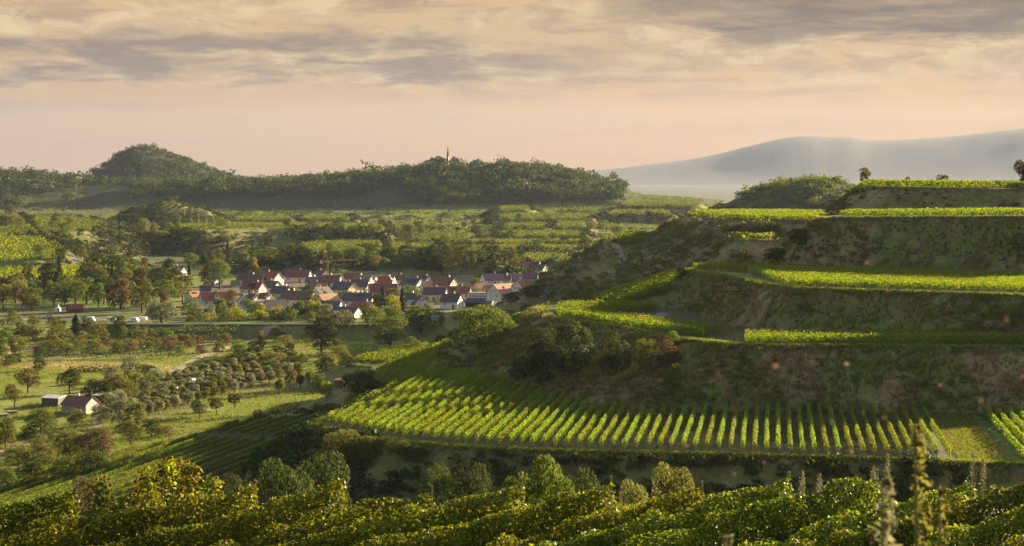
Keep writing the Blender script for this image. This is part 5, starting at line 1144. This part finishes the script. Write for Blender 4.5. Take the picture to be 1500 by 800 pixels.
b = MB(); b.box((-L*.2, 1.3, 4.1), (.5, .5, 1.1)); b.build('chimney', MATS['concrete'], o)
shed('annex_shed', 147, 590, 20, 3.0, 1.7, -20, 'planks_brown', 'tin_roof', 'low brown annex shed right behind the grey barn', .2, door=False)
shed('field_hut', 497, 569, 11, 2.0, 1.9, -25, 'planks_brown', 'roof_redbrown', 'tiny reddish field hut at the foot of the dark corner tree', .25)
shed('wooden_lodge', 108, 458, 22, 4.5, 1.5, 24, 'planks_brown', 'roof_redbrown', 'brown timber lodge with steep roof behind the white marquee', 1.9, 'lodge', 650, gable=True)
# white marquee
x, y, z = ray(85, 456, 650); o = empty('marquee', (x, y, z)); o.scale = (.5,)*3; tag(o, 'white pointed marquee tent at the left edge of the wood', 'tent'); b = MB(); R0 = 2.6; ns = 8
prof = [(R0, 2.3), (R0*.62, 3.1), (R0*.3, 4.2), (.1, 6.2)]; V = []; F = []
for r, h in prof: V += [(r*math.cos(6.283*k/ns), r*math.sin(6.283*k/ns), h) for k in range(ns)]
for i in range(3): F += [(i*ns+k, i*ns+(k+1) % ns, (i+1)*ns+(k+1) % ns, (i+1)*ns+k) for k in range(ns)]
F.append(tuple(range(3*ns, 4*ns))); b.add(V, F); b.build('canopy', MATS['canvas_white'], o)
b = MB()
V = []
for h in (0, 2.3): V += [(R0*.97*math.cos(6.283*k/ns), R0*.97*math.sin(6.283*k/ns), h) for k in range(ns)]
b.add(V, [(k, (k+1) % ns, ns+(k+1) % ns, ns+k) for k in range(ns) if k not in (6,)]); b.build('side_wall', MATS['canvas_white'], o)
# vehicles
def vehicle(kind, u, v, th, paint, label, cat, y0=650):
    x, y, z = ray(u, v, y0); o = empty(kind, (x, y, z+.1), R_(th)); o.scale = (.62,)*3; tag(o, label, cat); car = kind == 'parked_car'
    L, Wd = (4.3, 1.75) if car else (5.6, 2.15)
    if car: prof = [(-2.15, .3), (-2.15, .8), (-1.9, .95), (-1.45, 1.0), (-.9, 1.45), (.7, 1.47), (1.35, 1.0), (2.0, .85), (2.15, .6), (2.15, .3)]
    elif kind == 'caravan': prof = [(-2.6, .55), (-2.75, 1.2), (-2.55, 2.35), (-2.2, 2.5), (2.1, 2.5), (2.5, 2.2), (2.8, 1.2), (2.5, .55)]
    else: prof = [(-2.8, .4), (-2.8, 2.6), (-2.6, 2.75), (1.4, 2.8), (1.75, 2.4), (1.9, 1.9), (2.5, 1.2), (2.8, .95), (2.8, .4)]
    b = MB(); n = len(prof); V = [(a, -Wd/2, c) for a, c in prof]+[(a, Wd/2, c) for a, c in prof]; b.add(V, [tuple(range(n)), tuple(range(2*n-1, n-1, -1))]+[(k, n+k, n+(k+1) % n, (k+1) % n) for k in range(n)]); b.build('body', MATS[paint], o)
    if car:
        for sy in (-1, 1): b = MB(); b.add([(-1.3, sy*(Wd/2+.01), 1.0), (1.15, sy*(Wd/2+.01), 1.0), (.65, sy*(Wd/2+.01), 1.4), (-.85, sy*(Wd/2+.01), 1.4)], [(0, 1, 2, 3)]); b.build('side_window', MATS['glass'], o)
    else:
        for cx in (-1.5, .2): b = MB(); b.box((cx, -Wd/2-.02, 1.75), (1.0, .04, .6)); b.build('side_window', MATS['glass'], o)
        b = MB(); b.box((1.3, -Wd/2-.02, 1.35), (.65, .04, 1.6)); b.build('door', MATS['frame_white'], o)
    for wx in ((-1.35, 1.35) if kind != 'caravan' else (0.0,)):
        for sy in (-1, 1):
            b = MB(); b.tube([(wx, sy*(Wd/2-.2), .3), (wx, sy*(Wd/2+.02), .3)], .33, 12); wh = b.build('wheel', MATS['rubber'], o); b = MB(); b.tube([(wx, sy*(Wd/2-.05), .3), (wx, sy*(Wd/2+.04), .3)], .18, 10); b.build('rim', MATS['paint_silver'], wh)
    return o
vehicle('parked_car', 72, 464, 20, 'paint_silver', 'silver car parked below the white marquee', 'car')
vehicle('camper_van', 133, 471, -12, 'paint_white', 'white van parked right of the timber lodge', 'van')
vehicle('caravan', 163, 471, -5, 'paint_white', 'white caravan parked alone between the van and the camper', 'caravan')
vehicle('camper_van', 198, 472, -30, 'paint_white', 'white camper seen from its lit end, beside a caravan', 'camper van')
vehicle('caravan', 209, 470, -8, 'paint_white', 'white caravan right beside the camper', 'caravan')
vehicle('parked_car', 152, 499, 5, 'paint_blue', 'dark blue car parked among the hedges below the levee', 'car', 450)
vehicle('parked_car', 209, 512, -5, 'paint_silver', 'grey car half hidden between the orchard hedges', 'car', 450)
vehicle('caravan', 455, 473, 0, 'paint_white', 'white trailer on the road behind the dark pointed tree', 'trailer', 600)
# plastic covered stack, log heaps and fruit crates
def heap_px(u, v, y0=380): return ray(u, v, y0)
a = np.array(heap_px(228, 575)); c = np.array(heap_px(284, 560)); n = 26; V = []; F = []; t_ = np.linspace(0, 1, n); dirn = unit((c-a)[None, :2])[0]; nn = np.array([-dirn[1], dirn[0]]); pr = [(-1.6, -.2), (-1.5, .7), (-.9, 1.25), (.1, 1.4), (1.0, 1.2), (1.5, .6), (1.6, -.2)]
for i, t in enumerate(t_):
    p = a+(c-a)*t; z0 = H(p[0], p[1]); q = 1-.15*abs(math.sin(i*1.7)); 
    for o_, h_ in pr: V.append((p[0]+nn[0]*o_-a[0], p[1]+nn[1]*o_-a[1], z0+h_*q*(1 if 0 < i < n-1 else .3)-a[2]))
m_ = len(pr)
for i in range(n-1): F += [(i*m_+k, i*m_+k+1, (i+1)*m_+k+1, (i+1)*m_+k) for k in range(m_-1)]
b = MB(); b.add(V, F); o = b.build('covered_stack', MATS['tarp'], None, True); o.location = tuple(a); tag(o, 'long low stack under pale grey plastic sheeting by the orchard', 'covered stack')
for u, v, lb, sd in ((238, 566, 'heap of dark logs at the near side of the plastic covered stack', 3), (265, 559, 'heap of logs at the far end of the plastic covered stack', 4)):
    x, y, z = heap_px(u, v); o = empty('log_pile', (x, y, z), R_(25)); tag(o, lb, 'log pile'); rg = np.random.default_rng(sd); k = 0
    for row, cnt in enumerate((6, 5, 4, 3)):
        for i in range(cnt):
            b = MB(); yy = (i-(cnt-1)/2)*.62; zz = .32+row*.54; r = .27+.04*rg.random(); sx = rg.normal()*.15; b.tube([(-1.9+sx, yy, zz), (1.9+sx, yy, zz)], r, 9); lg = b.build('log', MATS['log_bark'], o)
            b = MB(); b.tube([(1.9+sx-.02, yy, zz), (1.92+sx, yy, zz)], r*.9, 9); b.build('cut_end', MATS['log_end'], lg)
def crate_mesh():
    b = MB()
    for k in range(4):
        zz = .14+k*.2
        for sy in (-1, 1): b.box((0, sy*.58, zz), (1.2, .04, .15))
        for sx in (-1, 1): b.box((sx*.58, 0, zz), (.04, 1.1, .15))
    for sx in (-1, 1):
        for sy in (-1, 1): b.box((sx*.53, sy*.53, .4), (.07, .07, .8))
    b.box((0, 0, .06), (1.1, 1.1, .06)); return b.mesh('fruit_crate', MATS['crate_wood'])
cm_ = crate_mesh()
for (u0, v0, u1, v1, n, nm) in ((316, 560, 346, 551, 9, 'left'), (350, 553, 376, 547, 8, 'right')):
    a = np.array(heap_px(u0, v0)); c = np.array(heap_px(u1, v1))
    for i in range(n):
        for lev in range(2 if i % 4 else 1):
            p = a+(c-a)*i/(n-1); o = obj('fruit_crate', cm_); o.location = (p[0], p[1], H(p[0], p[1])+lev*.86); o.rotation_euler = (0, 0, math.atan2(c[1]-a[1], c[0]-a[0])+RNG.normal()*.04)
            tag(o, ordw(i+1)+' from the left, '+('lower' if lev == 0 else 'upper')+' crate of the '+nm+' orange crate row by the orchard', 'crate', 'orange wooden fruit crates by the orchard')
for u, v in ((5, 612), (18, 607)):
    x, y, z = heap_px(u, v, 350); o = empty('plank_stack', (x, y, z), R_(35)); tag(o, ('pale plank stack at the very left edge of the meadow' if u < 10 else 'brown topped plank stack right of the pale one'), 'plank stack')
    for k in range(4): b = MB(); b.box((0, .1*(k % 2), .15+.2*k), (2.6, 1.1, .14)); b.build('plank_layer', MATS['planks_grey'], o)
# ---------------------------------------------------------------- plants right in front
def stem_leaves(b_pts, n, size, rng, spread, lo=.15):
    return None
def sunflower(u, vtop, Y, label, rng):
    x = (u-750)/FPX*Y; z = H(x, Y); top = -(vtop-HZ)/FPX*Y; h = max(top-z, .8); o = empty('sunflower', (x, Y, z)); tag(o, label, 'sunflower', 'tall sunflowers behind the vines')
    lx, ly = rng.normal(size=2)*.12; b = MB(); b.tube([(0, 0, -.1), (lx*.4, ly*.4, h*.5), (lx, ly, h)], [.03, .025, .015], 5); b.build('stem', MATS['green_stem'], o)
    n = 190; zz = h*(.2+.78*rng.random(n)); a = rng.random(n)*6.283; r = (.10+.45*rng.random(n))*(1-.35*zz/h); C = np.c_[lx*zz/h+r*np.cos(a), ly*zz/h+r*np.sin(a), zz-.15*r]
    V, F = leaf_quads(C, unit(np.c_[np.cos(a)*.5, np.sin(a)*.5, np.ones(n)*.8]+rng.normal(size=(n, 3))*.5), .115*(.6+.6*rng.random(n)), rng, .75); obj('leaves_or_plume', mesh_np('leaves_or_plume', V, F, MATS['foliage_mid' if rng.random() < .45 else 'foliage_yellow'], np.repeat(rng.random(n), 4)), o)
    for q in range(3):
        a = rng.random()*6.28; hx, hy, hz = lx+.28*math.cos(a)*(q > 0), ly+.28*math.sin(a)*(q > 0), h*(1-.13*q); b = MB(); tilt = Vector((rng.normal()*.5, -.6+rng.normal()*.4, .5)).normalized()
        p = Vector((hx, hy, hz)); s = tilt.orthogonal().normalized(); w = tilt.cross(s)
        for k in range(12):
            t = k*.5236; d = s*math.cos(t)+w*math.sin(t); e = tilt.cross(d); b.add([p+d*.03, p+d*.06+e*.02+tilt*.01, p+d*.105-tilt*.03, p+d*.06-e*.02+tilt*.01], [(0, 1, 2, 3)])
        fl = b.build('petals', MATS['petal'], o); b = MB(); b.tube([p-tilt*.02, p+tilt*.03], .055, 10); b.build('seed_head', MATS['seed'], fl)
leaf_mat('petal', (.40, .28, .03), (.48, .34, .04), .3); plain_mat('seed', (.07, .04, .02), .9); plain_mat('green_stem', (.12, .14, .05), .8)
srng = np.random.default_rng(9)
for i, (u, v) in enumerate([(207, 690), (221, 684), (233, 676), (243, 672), (254, 671), (265, 673), (276, 678), (288, 680), (250, 690), (270, 694), (148, 702), (160, 698), (309, 694), (316, 700)]):
    sunflower(u, v, 83.5+2.5*srng.random(), ordw(i+1)+' from the left in the main clump of tall sunflowers' if i < 8 else ('low sunflower in front of the clump, '+('left' if i == 8 else 'right')+' one') if i < 10 else (('left' if i == 10 else 'right')+' of two sunflowers left of the clump') if i < 12 else (('left' if i == 12 else 'right')+' of two small sunflowers right of the clump'), srng)
def tall_weed(kind, u, vtop, Y, w, n, size, mat, label, rng, plume=False):
    x = (u-750)/FPX*Y; z = H(x, Y); h = -(vtop-HZ)/FPX*Y-z; o = empty(kind, (x, Y, z)); tag(o, label, 'weed'); b = MB(); lx = rng.normal()*.03
    b.tube([(0, 0, -.05), (lx, 0, h*.5), (lx*1.5, 0, h)], [.012, .009, .003], 6); b.build('stem', MATS['green_stem'], o)
    t = rng.random(n)**.8; zz = h*(.25+.75*t); env = (np.sin(np.clip((zz/h-.25)/.75, 0, 1)*math.pi*.93+.12))**.7 if plume else (1.1-zz/h)**.55
    a = rng.random(n)*6.283; r = w*env*rng.random(n)**.6*(.55+.45*np.sin(zz/h*57)**2); C = np.c_[lx*zz/h+r*np.cos(a), r*np.sin(a), zz+r*.5]
    V, F = leaf_quads(C, unit(rng.normal(size=(n, 3))+[0, 0, .4]), size*(.5+.8*rng.random(n)), rng, .45); obj('leaves_or_plume', mesh_np('leaves_or_plume', V, F, MATS[mat], np.repeat(rng.random(n), 4)), o); return o  # leaves on mugwort; on goldenrod and dry weed this part is the flower plume
tall_weed('mugwort', 1362, 622, 5.4, .075, 420, .015, 'foliage_olive', 'tall leafy weed stalk, blurred, close to the camera at the lower right', srng)
tall_weed('mugwort', 1390, 715, 5.6, .07, 300, .015, 'foliage_olive', 'shorter blurred weed leaning beside the tall stalk', srng)
tall_weed('goldenrod', 1311, 703, 4.8, .085, 800, .013, 'foliage_pale', 'pale fluffy blurred plume left of the tall weed stalk', srng, True)
tall_weed('goldenrod', 1080, 786, 4.8, .05, 500, .014, 'foliage_pale', 'small pale blurred plume at the bottom edge of the picture', srng, True)
for i, (u, v, Y) in enumerate([(1300, 664, 83), (1278, 683, 83), (1176, 690, 83), (1200, 694, 83.5), (1426, 664, 83), (1440, 672, 83.4)]):
    tall_weed('dry_weed', u, v, Y, .18, 420, .04, 'foliage_pale', ordw(i+1)+' from the left' if False else ['tallest straw coloured weed behind the right foreground vines', 'short straw weed just left of the tallest straw weed', 'dry weed behind the vines, below the middle of the striped rows', 'dry weed close right of the middle dry weed', 'thin dry weed below the grass strip', 'second thin dry weed below the grass strip, farther right'][i], srng, True)
# backlit insects drifting near the camera
leaf_mat('insect_wing', (.15, .10, .07), (.2, .135, .09), .35); plain_mat('insect_body', (.16, .10, .06), .8)
def insect_meshes():
    b = MB(); b.tube([(-.004, 0, 0), (-.001, 0, .0005), (.003, 0, 0), (.006, 0, -.0005)], [.0008, .0018, .0016, .0006], 6); wings = []
    for s in (-1, 1): wings.append(MB().add([(-.001, s*.001, .001), (.002, s*.006, .004), (-.003, s*.0095, .006), (-.006, s*.005, .003)], [(0, 1, 2, 3)]).mesh('wing', MATS['insect_wing']))
    return b.mesh('flying_insect', MATS['insect_body']), wings
ib, iw = insect_meshes()
for u, v in [(1242, 533), (1138, 537), (1053, 549), (1310, 520), (1400, 557), (1380, 565), (1434, 585), (1301, 598), (1473, 466), (1149, 485), (1496, 553), (1293, 611), (1125, 623), (1217, 617), (1265, 607), (1389, 634), (1461, 663), (1121, 679), (1075, 692), (1004, 653), (981, 645), (1246, 658), (1481, 616), (1268, 386)]:
    Y = 2.4+1.4*srng.random(); o = obj('flying_insect', ib); o.location = ((u-750)/FPX*Y, Y, -(v-HZ)/FPX*Y); o.rotation_euler = tuple(srng.random(3)*6.28); sc_ = .42+.22*srng.random(); o.scale = (sc_,)*3
    for m in iw: w_ = obj('wing', m, o)
    tag(o, 'tiny orange insect drifting blurred in front of the right terraces', 'insect', 'backlit insects in the air')
# ---------------------------------------------------------------- the air of the evening
def build_haze():
    b = MB(); b.box((0, 9150, 250), (17400, 18700, 664)); m, nt = mat_new('evening_haze'); out = N(nt, 'ShaderNodeOutputMaterial')
    v = N(nt, 'ShaderNodeVolumePrincipled', inp={'Density': HAZE, 'Anisotropy': .1}); v.inputs['Color'].default_value = (.36, .43, .60, 1)
    nt.links.new(v.outputs[0], out.inputs['Volume']); o = b.build('haze', m); tag(o, 'thin warm evening haze filling the whole valley', 'haze', kind='stuff')
HAZE = 2.3e-5
build_haze()
